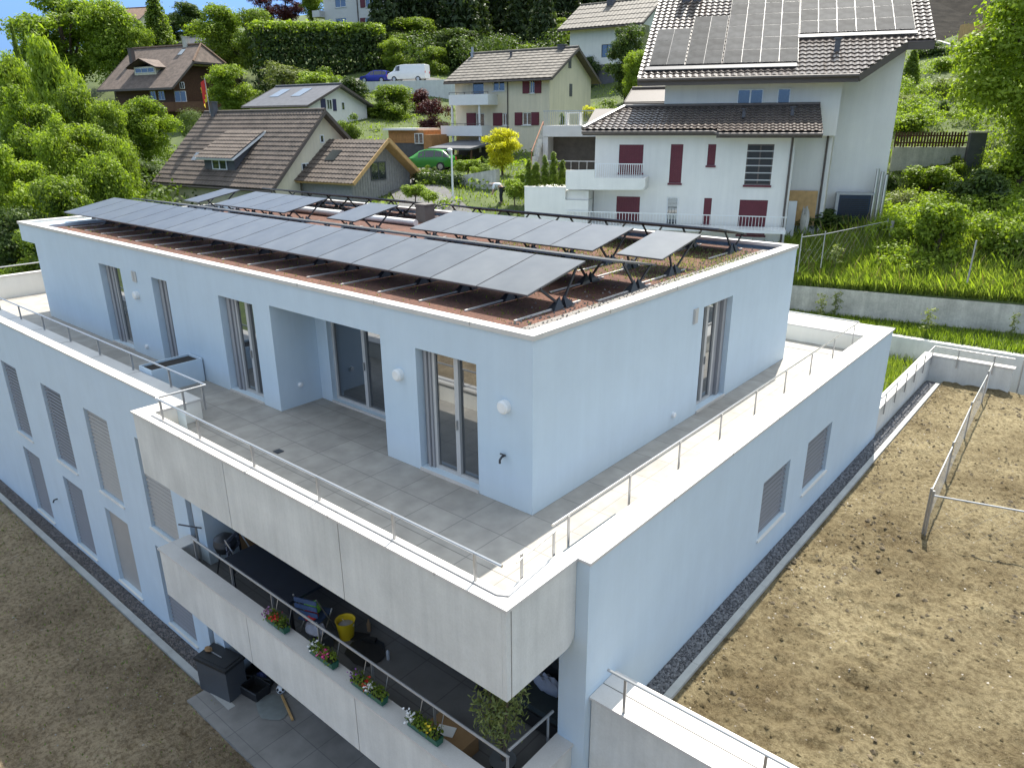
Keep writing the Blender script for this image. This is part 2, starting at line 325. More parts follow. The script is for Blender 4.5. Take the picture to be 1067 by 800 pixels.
# terrace parapets and their copings
mb=MB()
mb.box(XL,-8.27,-1.89,-1.36,-.3,CZ0); mb.box(1.52,1.9,-1.11,YB-.01,-.3,CZ0); mb.box(XL+.02,1.52,13.0,YB-.01,-.3,CZ0); mb.box(XL+.01,XL+.22,-1.36,13.,-.3,.8)
mb.box(-8.69,-8.27,-2.44,-1.895,-.3,CZ0)
mb.build('parapet',M['stucco_white'],B)
cp=MB(); e=.03
cp.box(XL-e,-8.25,YW-e,-1.34,CZ0,CZ1); cp.box(-8.69-e,-8.25,-2.67,YW-e-.003,CZ0,CZ1); cp.box(-8.247,1.73,-2.67,-2.38,CZ0,CZ1); cp.box(1.44,1.73,-2.377,-1.158,CZ0,CZ1)
cp.box(1.49,XR+e,-1.155,13.0,CZ0,CZ1); cp.box(XL-e,XR+e,13.003,YB+e,CZ0,CZ1); cp.box(XL-e,XL+.25,-1.337,13.,.8,.845)
cp.build('coping',M['cap'],B)
# folded joints of the coping sheets
def joint(*b): q=MB(); q.box(*b); q.build('coping_joint',M['joint_grey'],B)
M['joint_grey']=mat('coping_sealant',(.40,.38,.35),.7)
for k in range(8): x=XL+1.8+k*2.1; joint(x-.01,x+.01,YW-e-.004,-1.338,CZ1-.03,CZ1+.005)
for k in range(4): x=-6.6+k*2.35; joint(x-.01,x+.01,-2.674,-2.378,CZ1-.04,CZ1+.005)
for k in range(7): y=1.2+k*2.2; joint(1.488,XR+e+.004,y-.01,y+.01,CZ1-.04,CZ1+.005)
# raised inner lip on the coping of the balcony front
mb=MB(); mb.bar((-8.1,-2.50,CZ1+.012),(1.42,-2.50,CZ1+.012),.03,.022); mb.bar((1.42,-2.50,CZ1+.012),(1.56,-2.42,CZ1+.012),.03,.022); mb.build('coping_seam',M['galv'],B)
# concrete balcony fronts with open joints
def rounded(x0,x1,z0,z1,r=.22,n=6):
    return [(x0,z0)]+[(x1-r+r*sin(pi/2*k/n),z0+r-r*cos(pi/2*k/n)) for k in range(n+1)]+[(x1,z1),(x0,z1)]
for k,(za,zb) in enumerate(((-.98,CZ0),(-4.09,-2.9))):
    for (a,b) in ((-8.69,-5.09),(-5.07,-1.71),(-1.69,1.62)):
        q=MB(); q.box(a,b,-2.64,-2.43,za,zb); q.build('concrete_panel',M['concrete'],B)
    q=MB(); q.box(1.623,1.696,-2.64,-2.555,za,zb)
    q.prism(rounded(-2.53,-1.13,za,zb) if k==0 else [(-2.53,za),(-1.13,za),(-1.13,zb),(-2.53,zb)],0,1.47,1.696); q.build('concrete_panel',M['concrete'],B)
q=MB(); q.box(-8.72,1.727,-2.67,-2.33,-2.9,-2.855); q.box(1.40,1.727,-2.327,-.97,-2.9,-2.855); q.box(-8.72,-8.3,-2.327,YW-.003,-2.9,-2.855); q.box(-8.65,-8.35,-2.43,YW-.005,-4.09,-2.9)
q.build('balcony_coping',M['cap'],B)
# blinds: slats of real depth
def blind(P,u0,u1,v0,v1,m,tilt=.045,pitch=.115,name='slat_blind',cov=.5):
    q=MB(); v=v0+.03
    while v<v1-.03:
        q.quad(P(u0+.02,v,.07),P(u1-.02,v,.07),P(u1-.02,v+pitch*cov,.10),P(u0+.02,v+pitch*cov,.10))
        v+=pitch
    o=q.build(name,m,B); return o
gl=MB()
for k,h in enumerate(up+lo):
    P=Pf(YW); mm=M['blind_warm'] if k in (2,3,6) else M['blind']
    if k==6:
        q=MB(); q.quad(P(h[0],h[2],.10),P(h[1],h[2],.10),P(h[1],h[3],.10),P(h[0],h[3],.10)); q.build('closed_blind',mm,B)
    else: blind(P,h[0],h[1],h[2],h[3],mm,cov=.6 if mm is M['blind_warm'] else .46)
    q=MB(); q.quad(P(h[0],h[2],.158),P(h[1],h[2],.158),P(h[1],h[3],.158),P(h[0],h[3],.158)); w_=q.build('window',M['black'],B)
    q=MB(); q.box(h[0]-.03,h[1]+.03,YW-.045,YW+.0,h[2]-.05,h[2]-.003); q.build('sill',M['stucco_white'],w_)
for h in rw:
    P=Pr(XR); blind(P,h[0],h[1],h[2],h[3],M['blind'],pitch=.115,cov=.5)
    q=MB(); q.quad(P(h[0],h[2],.158),P(h[1],h[2],.158),P(h[1],h[3],.158),P(h[0],h[3],.158)); w_=q.build('window',M['black'],B)
    q=MB(); q.box(XR,XR+.045,h[0]-.03,h[1]+.03,h[2]-.05,h[2]-.003); q.build('sill',M['stucco_white'],w_)
for h in slit:
    P=Pf(YW); q=MB(); q.quad(P(h[0],h[2],.11),P(h[1],h[2],.11),P(h[1],h[3],.11),P(h[0],h[3],.11)); q.build('shutter_guide',mat('slit_brown',(.16,.12,.10),.6),B)
for (z0,z1) in ((-3.3,-.95),(-6.6,-4.2)):
    for a,b in ((-6.6,-3.8),(-2.6,.2)):
        q=MB(); q.box(a,b,.11,.16,z0,z0+.07);q.box(a,b,.11,.16,z1-.07,z1);[q.box(x-.04,x+.04,.108,.165,z0+.07,z1-.07) for x in (a+.04,(a+b)/2,b-.04)]
        w_=q.build('balcony_door',M['winframe'],B); q=MB(); q.quad((a,.14,z0),(b,.14,z0),(b,.14,z1),(a,.14,z1)); q.build('pane',M['glass'],w_)
# ---- attic storey
d1,d2,d3,d5=(-16.15,-14.72,.06,2.38),(-12.85,-12.0,.06,2.38),(-9.45,-7.98,.06,2.38),(-2.68,-1.2,.06,2.39)
rec=(-7.3,-3.63,0.,2.46,1.12); TOP=3.02; PX=-21.14; PY=11.04
mb=MB(); mb.wall(Pf(0),PX,0,0.,TOP,[d1,d2,d3,d5],.22) if False else None
mb.wall(Pf(0),PX,0,-.02,TOP,[(*d1,.24),(*d2,.24),(*d3,.24),(*d5,.24),(rec[0],rec[1],-.02,rec[3],1.12)],.24)
d4=(-6.88,-4.3,.06,2.40); mb.wall(Pf(1.12),rec[0],rec[1],-.02,rec[3],[d4],.2)
rd=(5.83,7.27,.06,2.43); mb.wall(Pr(0),0,PY,-.02,TOP,[rd],.24)
mb.quad((PX,PY,0),(0,PY,0),(0,PY,TOP),(PX,PY,TOP)); mb.quad((PX,0,0),(PX,0,TOP),(PX,PY,TOP),(PX,PY,0))
mb.box(-22.33,PX-.002,.0,PY,2.46,TOP)
mb.build('attic_wall',M['stucco'],B)
def doorset(P,h,d,stack=.28,side=0,panes=2):
    "aluminium sliding door: frame, two panes, handle, shutter guides on one side"
    a,b,c,e=h; q=MB()
    def bx(u0,u1,v0,v1,k0,k1):
        p=[P(u,v,k) for k in (k0,k1) for v in (v0,v1) for u in (u0,u1)]; i=len(q.v); q.v+=p
        for f in ((0,1,3,2),(4,6,7,5),(0,4,5,1),(2,3,7,6),(0,2,6,4),(1,5,7,3)): q.f.append(tuple(i+k for k in f)); q.m.append(0)
    ga,gb=(a+stack,b) if side==0 else (a,b-stack)
    t=.07
    bx(ga,gb,c,c+t,d-.06,d+.02); bx(ga,gb,e-t,e,d-.06,d+.02); bx(ga,ga+t,c+t,e-t,d-.06,d+.02); bx(gb-t,gb,c+t,e-t,d-.06,d+.02)
    mid=(ga+gb)/2
    if panes==2: bx(mid-.05,mid+.05,c+t,e-t,d-.08,d+.02)
    fr=q.build('sliding_door',M['winframe'],B)
    for (u0,u1) in (((ga+t,mid-.05),(mid+.05,gb-t)) if panes==2 else ((ga+t,gb-t),)):
        g=MB(); g.quad(P(u0,c+t,d-.02),P(u1,c+t,d-.02),P(u1,e-t,d-.02),P(u0,e-t,d-.02)); g.build('pane',M['glass'],fr)
    q=MB(); bx(mid-.012,mid+.012,1.0,1.18,d-.12,d-.08); q.build('handle',M['galv'],fr)
    q=MB(); s0,s1=(a,a+stack) if side==0 else (b-stack,b)
    for (f0,f1,k) in ((0,.38,.05),(.45,.7,.12),(.75,1.,.09)): bx(s0+(s1-s0)*f0+.004,s0+(s1-s0)*f1-.004,c,e,d-k,d+.02)
    q.build('shutter_guide',M['track'],fr)
    q=MB(); bx(a,b,c-.055,c-.003,-.03,d+.02); q.build('threshold',M['cap'],fr)
    g=MB(); g.quad(P(a,c,d+.03),P(b,c,d+.03),P(b,e,d+.03),P(a,e,d+.03)); g.build('lining',M['black'],fr)
doorset(Pf(0),d1,.22,.55,0,1); doorset(Pf(0),d2,.22,.5,0,1); doorset(Pf(0),d3,.22,.42,0,2); doorset(Pf(0),d5,.22,.24,0,2); doorset(Pf(1.12),d4,.18,.28,1,2)
doorset(Pr(0),rd,.22,.42,1,2)
# roof: substrate, gravel margin, coping ring
mb=MB(); mb.box(-22.05,-.80,.26,PY-.3,2.80,2.925); mb.build('planted_roof',M['substrate'],B)
mb=MB(); mb.box(-.80,-.24,.26,PY-.2,2.80,2.935); mb.box(-22.05,-.24,.19,.258,2.80,2.93); mb.box(-22.05,-.42,PY-.298,PY-.19,2.8,2.93); mb.build('gravel_margin',M['roofgravel'],B)
mb=MB(); z0,z1=TOP,3.1
mb.box(-22.36,.03,-.03,.19,z0,z1); mb.box(-.24,.03,.193,PY-.193,z0,z1); mb.box(-22.36,.03,PY-.19,PY+.03,z0,z1); mb.box(-22.36,-22.08,.193,PY-.193,z0,z1)
mb.build('roof_coping',M['cap'],B)
for k in range(9): x=-20.5+k*2.4; joint(x-.01,x+.01,-.034,.194,TOP+.02,z1+.005)
for k in range(4): y=2.1+k*2.4; joint(-.244,.034,y-.01,y+.01,TOP+.02,z1+.005)
mb=MB(); mb.box(-22.1,-22.05,.2,PY-.2,2.7,3.04); mb.box(-22.05,-.24,.2,.24,2.6,2.9); mb.build('roof_upstand',M['concrete'],B)
q=MB()
for k in range(1900):
    x=-.25-abs(random.gauss(0,.42)) if k<1600 else random.uniform(-22,-.3); y=random.uniform(.25,10.8) if k<1600 else random.uniform(.2,.28); r=random.uniform(.012,.03)
    q.v+= [(x+r,y,2.93),(x-r*.5,y+r,2.93),(x-r*.6,y-r,2.93),(x,y,2.93+r*1.2)]; i=len(q.v)-4; q.f+= [(i,i+1,i+3),(i+1,i+2,i+3),(i+2,i,i+3)]; q.m+=[0]*3
tag(q.build('gravel_stones',M['roofgravel'],B),kind='stuff')
# lamps, vents, sockets, tap
def disc(name,P,u,v,r,m,d=.06):
    a=Vector(P(u,v,0));b=Vector(P(u,v,-d)); c=Vector(P(u,v,-d*1.3)); q=MB(); q.tube([a,b,c],[r,r,r*.75],24); return q.build(name,m,B,True)
for u,v in ((-.56,1.81),(-3.13,1.80),(-13.85,1.76)): disc('wall_lamp',Pf(0),u,v,.115,M['white'],.09)
disc('socket',Pf(0),-13.82,.30,.06,M['white'],.05); disc('socket',Pr(0),4.75,.31,.06,M['white'],.05); disc('socket',Pr(-7.3),.55,.5,.055,M['white'],.05)
q=MB(); q.box(-13.95,-13.72,-.03,0,2.13,2.42); q.box(-13.93,-13.84,-.045,-.03,2.16,2.39); q.build('vent_grille',M['winframe'],B); q=MB(); q.box(0,.03,5.34,5.52,2.16,2.48); q.box(.03,.045,5.36,5.43,2.19,2.45); q.build('vent_grille',M['winframe'],B)
q=MB(); q.tube([(-.59,0,.92),(-.59,-.08,.92),(-.59,-.13,.88),(-.59,-.13,.82)],.02,8); q.bar((-.65,-.05,.95),(-.53,-.05,.95),.02,.02); q.build('garden_tap',M['darksteel'],B)
q=MB(); q.tube([(-18.1,YW,-5.2),(-18.1,YW-.1,-5.2),(-18.1,YW-.14,-5.28)],.025,8); q.build('garden_tap',M['darksteel'],B)
# railings: handrail with posts
def railing(pts,posts,zb,m=None,r=.021,name='railing'):
    q=MB(); q.tube(pts,r,8); rr=q.build(name,m or M['rail'],B,True); pm=None
    for (x,y) in posts:
        zt=pts[0][2]
        if pm is None:
            p=MB(); p.box(-.009,.009,-.022,.022,0,zt-zb); pm=p.build('post',M['galv'],rr,loc=(x,y,zb))
        else: inst(pm,rr,(x,y,zb))
    return rr
zr=.9
railing([(XL+.3,-1.39,zr),(-7.84,-1.39,zr)],[(XL+.5+1.95*k,-1.40) for k in range(9)]+[(-8.0,-1.40)],.3)
railing([(-7.84,-1.39,zr),(-7.88,-2.45,zr),(1.47,-2.45,zr)],[(-7.86,-1.9),(-7.7,-2.45),(-6.2,-2.45),(-4.3,-2.45),(-2.4,-2.45),(-.6,-2.45),(1.0,-2.45)],CZ1)
railing([(1.5,-2.2,zr-.06),(1.42,-1.25,zr-.06)],[(1.42,-2.0),(1.42,-1.3)],0.,r=.012)
railing([(1.36,-1.26,zr),(1.36,12.75,zr),(-21,12.75,zr)],[(1.38,-.9+1.65*k) for k in range(9)]+[(-1-2.5*k,12.75) for k in range(4)],-.05)
railing([(XL+.32,-1.2,1.2),(XL+.32,12.6,1.2)],[(XL+.32,-.6+2*k) for k in range(6)],.5)
# balcony rail
rr=railing([(-7.7,-2.3,-2.38),(1.42,-2.3,-2.38)],[(-7.6+1.5*k,-2.3) for k in range(7)],-3.3,M['galv'],.024)
railing([(1.34,-2.2,-2.38),(1.38,-1.2,-2.38)],[(1.36,-1.3)],-3.3,M['galv'],.024)
railing([(-7.95,-1.95,-2.38),(-8.5,-2.2,-2.38)],[(-8.1,-2.0)],-3.3,M['darksteel'],.018)
# planter dividing the terrace
pl=empty('planter_box',(-10.97,-.7,0),0,'low white terrace planter filled with dark soil, below the narrow shuttered window','planter')
q=MB(); x0,x1,y0,y1=-.33,.33,-.62,.66
q.box(x0,x1,y0,y0+.03,0,.6); q.box(x0,x1,y1-.03,y1,0,.6); q.box(x0,x0+.03,y0+.032,y1-.032,0,.6); q.box(x1-.03,x1,y0+.032,y1-.032,0,.6); q.build('trough',M['stucco'],pl)
q=MB(); q.box(x0+.032,x1-.032,y0+.032,y1-.032,.1,.55); q.build('soil_fill',mat('planter_soil',(.035,.028,.022),.95,.3,12.,.8,40.),pl)
# drain cover on the terrace
q=MB(); q.box(-5.55,-5.38,-1.35,-1.2,.002,.014); tag(q.build('drain_cover',M['darksteel']),'small dark drain cover set in the grey terrace tiles','drain cover')
# ================================================================== solar arrays on the roof
def array(label,x0,n,y0,z0,y1,z1,yb,pw=1.19,standx=None):
    x0g=x0; cx=x0+n*(pw+.02)/2
    A=empty('solar_array',(cx,yb,2.925),0,label,'solar panels',group='solar arrays on the flat roof'); A_o=np.array([cx,yb,2.925]); pm=None; sm=None
    dy,dz=y1-y0,z1-z0; L=sqrt(dy*dy+dz*dz); a=atan2(dz,dy)
    for k in range(n):
        if pm is None:
            q=MB(); q.box(-pw/2,pw/2,0,L,-.035,0); pm=q.build('panel',M['panel_frame'],A); pm.location=(x0+pw/2-cx,y0-yb,z0-2.925); pm.rotation_euler=(a,0,0)
            q=MB(); q.quad((-pw/2+.012,.012,.002),(pw/2-.012,.012,.002),(pw/2-.012,L-.012,.002),(-pw/2+.012,L-.012,.002)); g=q.build('cell_glass',M['panel'],pm)
            q=MB(); q.quad((-pw/2+.03,.03,-.037),(pw/2-.03,.03,-.037),(pw/2-.03,L-.03,-.037),(-pw/2+.03,L-.03,-.037)); bb=q.build('back_sheet',M['panel_back'],pm)
        else:
            o=inst(pm,A,(x0+pw/2-cx+k*(pw+.02),y0-yb,z0-2.925)); o.rotation_euler=(a,0,0)
            for c_ in (g,bb): inst(c_,o)
    lowf=z0<z1
    ya,za=(y0+.38 if lowf else y0+.45),0; yc=(y1-.25 if lowf else y1-.2)
    zt=lambda y: z0+(y-y0)*dz/dy-.04-2.925
    for k in range(n+1):
        x=x0-cx+k*(pw+.02)-.01
        if k==n: x-=.04
        if k==0: x+=.04
        if sm is None:
            q=MB(); q.bar((0,0,.03),(0,ya-yb,zt(ya)),.045,.03,(1,0,0)); q.bar((0,0,.03),(0,yc-yb,zt(yc)),.045,.03,(1,0,0))
            for s in (-1,1): q.v+=[(-.09,s*.04,.0),(.09,s*.04,.0),(.09,s*.34,.0),(-.09,s*.34,0.),(0,s*.06,.22)]; i=len(q.v)-5; q.f+=[(i,i+1,i+4),(i+1,i+2,i+4),(i+2,i+3,i+4),(i+3,i,i+4)]; q.m+=[0]*4
            sm=q.build('stand',M['darksteel'],A,loc=(x,0,0)); q=MB(); q.box(-.02,.02,-1.35,.6,.004,.03); fr2=q.build('base_rail',M['cap'],sm)
        else: o=inst(sm,A,(x,0,0)); inst(fr2,o)
    q=MB(); X0,X1=x0-cx-.02,x0-cx+n*(pw+.02)
    for y in (ya,yc): q.bar((X0,y-yb,zt(y)+.012),(X1,y-yb,zt(y)+.012),.04,.03)
    q.build('support_rail',M['darksteel'],A)
    return A
array('front row of seventeen solar panels, the longest array, nearest the roof edge',-21.68,17,1.25,3.34,2.99,3.69,2.29)
array('edge-on row of solar panels right behind the long front row, sloping away from it',-21.4,17,3.48,3.66,5.2,3.34,4.45)
array('lone solar panel at the far left end, beside the four-panel array',-22.26,1,5.79,3.34,7.59,3.67,6.6)
array('row of four solar panels on the left half of the roof',-19.95,4,5.79,3.34,7.59,3.67,6.6,1.135)
array('lone solar panel mid-roof, between the arrays of four and of five panels',-13.0,1,5.79,3.34,7.59,3.67,6.6,1.4)
array('row of five solar panels on the right half of the roof',-9.1,5,5.79,3.34,7.59,3.67,6.6,1.23)
array('lone solar panel at the right end of the roof on exposed steel V stands',-2.22,1,5.79,3.34,7.59,3.67,6.36,1.17)
array('rearmost solar array on the left, sloping away beneath the timber gable house',-24.1+2.4,7,8.95,3.64,10.7,3.33,9.95,1.25)
array('rearmost solar array on the right, sloping away in front of the white house',-11.0,8,8.95,3.64,10.7,3.33,9.95,1.2)
q=MB(); q.box(-.24,.24,-.22,.22,0,.55); q.box(-.27,.27,-.25,.25,.55,.6); q.box(-.27,-.24,-.1,.1,.1,.45); vb=q.build('roof_vent',mat('vent_concrete',(.15,.135,.12),.9)); vb.location=(-12.3,9.4,2.925); tag(vb,'small square grey-brown vent box standing on the roof between the rear solar arrays','roof vent')
# white pipes / rolled membrane lying along the rear parapet
q=MB(); q.tube([(0,0,.13),(5.6,0,.13)],.13,12); q.tube([(6.3,0.05,.11),(9.6,.05,.11)],.11,12); q.tube([(5.55,0,.13),(5.75,0,.13)],.135,12); o=q.build('ventilation_duct',M['whiteframe'],smooth=True); o.location=(-21.2,8.25,2.925); tag(o,'white ventilation duct lying on the planted roof behind the four-panel array','duct')
# low plants on the roof
def tufts(name,n,area,h,m,seed,parent=None,zf=None,wd=.02,lean=.5,kind='stuff'):
    r=np.random.default_rng(seed); xy=area(r,n); z=zf(xy) if zf is not None else np.zeros(n)
    az=r.uniform(0,2*pi,n); hh=h*r.uniform(.5,1.3,n); ln=lean*r.uniform(.1,1,n)*hh; wv=wd*r.uniform(.6,1.4,n)
    d=np.stack([np.cos(az),np.sin(az)],1); p=np.stack([-d[:,1],d[:,0]],1)
    V=np.zeros((n,4,3)); base=np.c_[xy,z]
    V[:,0,:2]=xy-p*wv[:,None]; V[:,1,:2]=xy+p*wv[:,None]; V[:,2,:2]=xy+d*ln[:,None]*.6+p*wv[:,None]*.6; V[:,3,:2]=xy+d*ln[:,None]
    V[:,0,2]=V[:,1,2]=z-.02; V[:,2,2]=z+hh*.7; V[:,3,2]=z+hh
    me=quads(name,V.reshape(-1,3),r.uniform(0,1,n),m); o=bpy.data.objects.new(name,me); COL.objects.link(o)
    if parent is not None: o.parent=parent
    if kind: o['kind']=kind
    return o
def quads(name,V,tint,m):
    n=len(V)//4; me=bpy.data.meshes.new(name); me.vertices.add(4*n); me.vertices.foreach_set('co',np.asarray(V,np.float32).ravel())
    me.loops.add(4*n); me.loops.foreach_set('vertex_index',np.arange(4*n,dtype=np.int32)); me.polygons.add(n); me.polygons.foreach_set('loop_start',np.arange(0,4*n,4,dtype=np.int32))
    a=me.attributes.new('tint','FLOAT','FACE'); a.data.foreach_set('value',np.asarray(tint,np.float32)); me.materials.append(m); me.update(calc_edges=True); return me
tufts('sedum',5000,lambda r,n:np.c_[r.uniform(-7,-.5,n),5.2+5*r.beta(1.2,1.2,n)],.06,LF['olive'],3,B,lambda xy:np.full(len(xy),2.92),.014,1.2)
tufts('sedum',3000,lambda r,n:np.c_[r.uniform(-22,-.6,n),r.uniform(.8,5,n)],.035,LF['mid'],4,B,lambda xy:np.full(len(xy),2.92),.014,1.2)
# ================================================================== terrain
CT=[(-4.4,24,-.75),(0,25,-.75),(4,25.9,-.75),(12,27.8,-.6),(25,30.8,-.3),(-2,27.5,.0),(5,29,.3),
 (-6,17,-1.6),(-15,17,-.8),(-26,17,-1.5),(-28,0,-5.8),(-28,-15,-6.4),(-60,-20,-6),(-110,-40,-5),
 (12,33,1.5),(25,38,4.5),(14,52,9),(45,60,15),(70,40,14)]
for q in ((925,197,43.5),(965,197,43),(1003,197,42.5),(925,148,47),(1003,146,46),(922,240,36),(880,240,38),(960,230,35),(1000,150,44),(1000,100,52),(960,60,62),(1000,30,72),(523,208,44),(445,212,46),(450,178,62),(500,172,60),(410,165,66),(425,86,92),(430,99,88),(395,118,80),(620,95,85),(330,140,68),(180,140,95),(380,28,125),(560,60,112),(125,45,190),(50,290,50),(100,230,60),(300,235,50),(880,5,95),(780,0,100),(700,60,85),(30,200,80)):
    CT.append(tuple(D(*q)))
CT+= [(-15.,24,.3),(-12,34,.9),(-320,120,22),(-300,260,26),(-160,330,45),(0,300,70),(120,200,60),(-250,40,14),(-200,-30,2)]
CT=np.array(CT)
def _k(r2): return .5*r2*np.log(r2+1e-9)
_A=CT[:,:2]/50.; _n=len(CT); _K=_k(((_A[:,None]-_A[None])**2).sum(-1))+np.eye(_n)*.004; _P=np.c_[np.ones(_n),_A]
_S=np.block([[_K,_P],[_P.T,np.zeros((3,3))]]); _W=np.linalg.solve(_S,np.r_[CT[:,2],0,0,0])
def hill(xy):
    xy=np.atleast_2d(np.asarray(xy,float)); q=xy/50.; out=np.zeros(len(q))
    for i in range(0,len(q),4000):
        s=q[i:i+4000]; out[i:i+4000]=_k(((s[:,None]-_A[None])**2).sum(-1))@_W[:_n]+_W[_n]+s@_W[_n+1:]
    return out
def hz(x,y): return float(hill([(x,y)])[0])
FRONT=[(90,45.7),(30,31.9),(-5,23.88),(-5,16.6),(-27,16.6),(-27,-80)]
QC=np.array([5.,-5.])
def r0(phi):
    d=np.array([sin(phi),cos(phi)]); best=None
    for (a,b) in zip(FRONT[:-1],FRONT[1:]):
        a=np.array(a,float)-QC;e=np.array(b,float)-QC-a; den=d[0]*e[1]-d[1]*e[0]
        if abs(den)<1e-9: continue
        t=(a[0]*e[1]-a[1]*e[0])/den; s=(a[0]*d[1]-a[1]*d[0])/den
        if t>0 and -1e-6<=s<=1+1e-6: best=t if best is None else min(best,t)
    return best or 60.
NA,NR=260,120; phis=np.linspace(radians(-112),radians(55),NA); g=[]
for p in phis:
    a=r0(p); rr=a*(460/a)**(np.linspace(0,1,NR)**1.15); g.append(np.c_[QC[0]+rr*sin(p),QC[1]+rr*cos(p)])
g=np.array(g); zz=hill(g.reshape(-1,2)).reshape(NA,NR)
fr_=np.array([noise.noise((x*.35,y*.35,0)) for x,y in g.reshape(-1,2)]).reshape(NA,NR); ramp=np.linspace(0,1,NR)[None]; zz=zz+fr_*.12*np.minimum(1,ramp*12)
V=np.c_[g.reshape(-1,2),zz.reshape(-1)]
F=[(i*NR+j,i*NR+j+1,(i+1)*NR+j+1,(i+1)*NR+j) for i in range(NA-1) for j in range(NR-1)]
def meshobj(name,V,F,m,parent=None,smooth=True):
    me=bpy.data.meshes.new(name); me.from_pydata([tuple(v) for v in V],[],F); me.materials.append(m); me.polygons.foreach_set('use_smooth',[smooth]*len(F)); me.update()
    o=bpy.data.objects.new(name,me); COL.objects.link(o)
    if parent is not None: o.parent=parent
    return o
GRASS=mat('hill_grass',(.095,.125,.026),.95,.2,.35,.8,6.,col2=(.035,.055,.014),fine=.5)
struct(meshobj('hillside',V,F,GRASS))
# base sheet that closes the ground to the horizon, below everything
q=MB(); q.quad((-900,-900,-9),(900,-900,-9),(900,900,-9),(-900,900,-9)); struct(q.build('ground',GRASS))
# ---- soil
def soilmat(n,c1,c2,c3):
    m,nt,b,L=newmat(n); N=nt.nodes; tc=N.new('ShaderNodeTexCoord')
    def nz(s,d=8,r=.65):
        x=N.new('ShaderNodeTexNoise'); x.inputs['Scale'].default_value=s; x.inputs['Detail'].default_value=d; x.inputs['Roughness'].default_value=r; L.new(tc.outputs['Object'],x.inputs['Vector']); return x
    a=nz(.45); r=N.new('ShaderNodeValToRGB'); r.color_ramp.elements[0].position=.36; r.color_ramp.elements[1].position=.62; r.color_ramp.elements[0].color=(*c1,1); r.color_ramp.elements[1].color=(*c2,1); L.new(a.outputs['Fac'],r.inputs[0])
    f=nz(9.,8,.75); r2=N.new('ShaderNodeValToRGB'); r2.color_ramp.elements[0].position=.40; r2.color_ramp.elements[1].position=.56; r2.color_ramp.elements[0].color=(.54,.51,.48,1); r2.color_ramp.elements[1].color=(1,1,1,1); L.new(f.outputs['Fac'],r2.inputs[0])
    mx=N.new('ShaderNodeMix'); mx.data_type='RGBA'; mx.blend_type='MULTIPLY'; mx.inputs[0].default_value=1; L.new(r.outputs[0],mx.inputs[6]); L.new(r2.outputs[0],mx.inputs[7])
    s=nz(70,2); r3=N.new('ShaderNodeValToRGB'); r3.color_ramp.elements[0].position=.66; r3.color_ramp.elements[1].position=.72; L.new(s.outputs['Fac'],r3.inputs[0])
    m2=N.new('ShaderNodeMix'); m2.data_type='RGBA'; L.new(r3.outputs[0],m2.inputs[0]); L.new(mx.outputs[2],m2.inputs[6]); m2.inputs[7].default_value=(*c3,1); L.new(m2.outputs[2],b.inputs['Base Color']); b.inputs['Roughness'].default_value=.97; b.inputs['Specular IOR Level'].default_value=.15
    h=nz(14,8,.8); bp=N.new('ShaderNodeBump'); bp.inputs['Strength'].default_value=.9; bp.inputs['Distance'].default_value=.11; L.new(h.outputs['Fac'],bp.inputs['Height']); L.new(bp.outputs[0],b.inputs['Normal']); return m
M['soil']=soilmat('dry_soil',(.17,.131,.07),(.325,.268,.155),(.50,.44,.32))
M['soil2']=soilmat('mossy_soil',(.235,.178,.112),(.42,.33,.21),(.52,.47,.40))
FEET=[onZ(px,py,GR)[:2] for px,py in ((938,636),(926,632),(915,643),(929,652),(908,658),(921,667),(902,674),(914,683),(895,690),(908,699),(888,706),(902,716),(882,723),(893,733),(873,740),(884,751),(862,757),(874,770),(850,776),(905,760),(1040,655),(1052,672))]
def soilz(x,y,a):
    p=(x*.5,y*.5,3.3*a); rg=max(0.,min(1.,.45+1.6*noise.noise((x*.33,y*.33,11.)))); n=noise.turbulence((x*3.1,y*3.1,4.),4,False)*.085*rg; n+=noise.fractal(p,1.,2.2,5)*.09; c=noise.noise((x*2.6,y*2.6,7.)); n+=max(0,c-.25)*.14; d=noise.noise((x*3.4+9,y*3.4,2.)); n-=max(0,d-.36)*.22; n+=noise.noise((x*9,y*9,1.))*.018
    if a==1. and x<9:
        for fx,fy in FEET:
            r2_=((x-fx)/.15)**2+((y-fy)/.11)**2
            if r2_<5: n+=-.11*math.exp(-r2_)+.03*math.exp(-(r2_-2.2)**2)
    return n*a
def sheet(name,xs,ys,z,m,amp=1.,edge=None):
    V=[];F=[]
    for y in ys:
        for x in xs:
            V.append((x,y,z+soilz(x,y,amp)*(min(1,edge(x,y)) if edge else 1)))
    nx=len(xs)
    for j in range(len(ys)-1):
        for i in range(nx-1): F.append((j*nx+i,j*nx+i+1,(j+1)*nx+i+1,(j+1)*nx+i))
    return struct(meshobj(name,V,F,m))
def spaced(a,b,s0,s1):
    o=[a];s=s0
    while o[-1]<b: o.append(o[-1]+s); s=min(s1,s*1.02)
    o[-1]=b; return o
fxs=spaced(2.405,34,.06,.6); fys=[-.28+.06*k for k in range(100)]+[5.72+.1*k for k in range(158)]
sheet('soil_field',fxs,fys,GR,M['soil'],1.,lambda x,y:min((x-2.40)*3,(y+.28)*3))
sheet('soil_yard',[-60+.5*k for k in range(64)]+[-28+.12*k for k in range(192)]+[-4.9+.5*k for k in range(70)],[-40+.8*k for k in range(37)]+[-10.4+.13*k for k in range(62)],GL,M['soil2'],.8,lambda x,y:min(1,max(0,(-2.44-y)*3)))
q=MB(); q.quad((-60,-2.47,GL-.01),(-25.7,-2.47,GL-.01),(-25.7,17,GL-.3),(-60,17,GL-.3)); struct(q.build('soil_yard',M['soil2']))
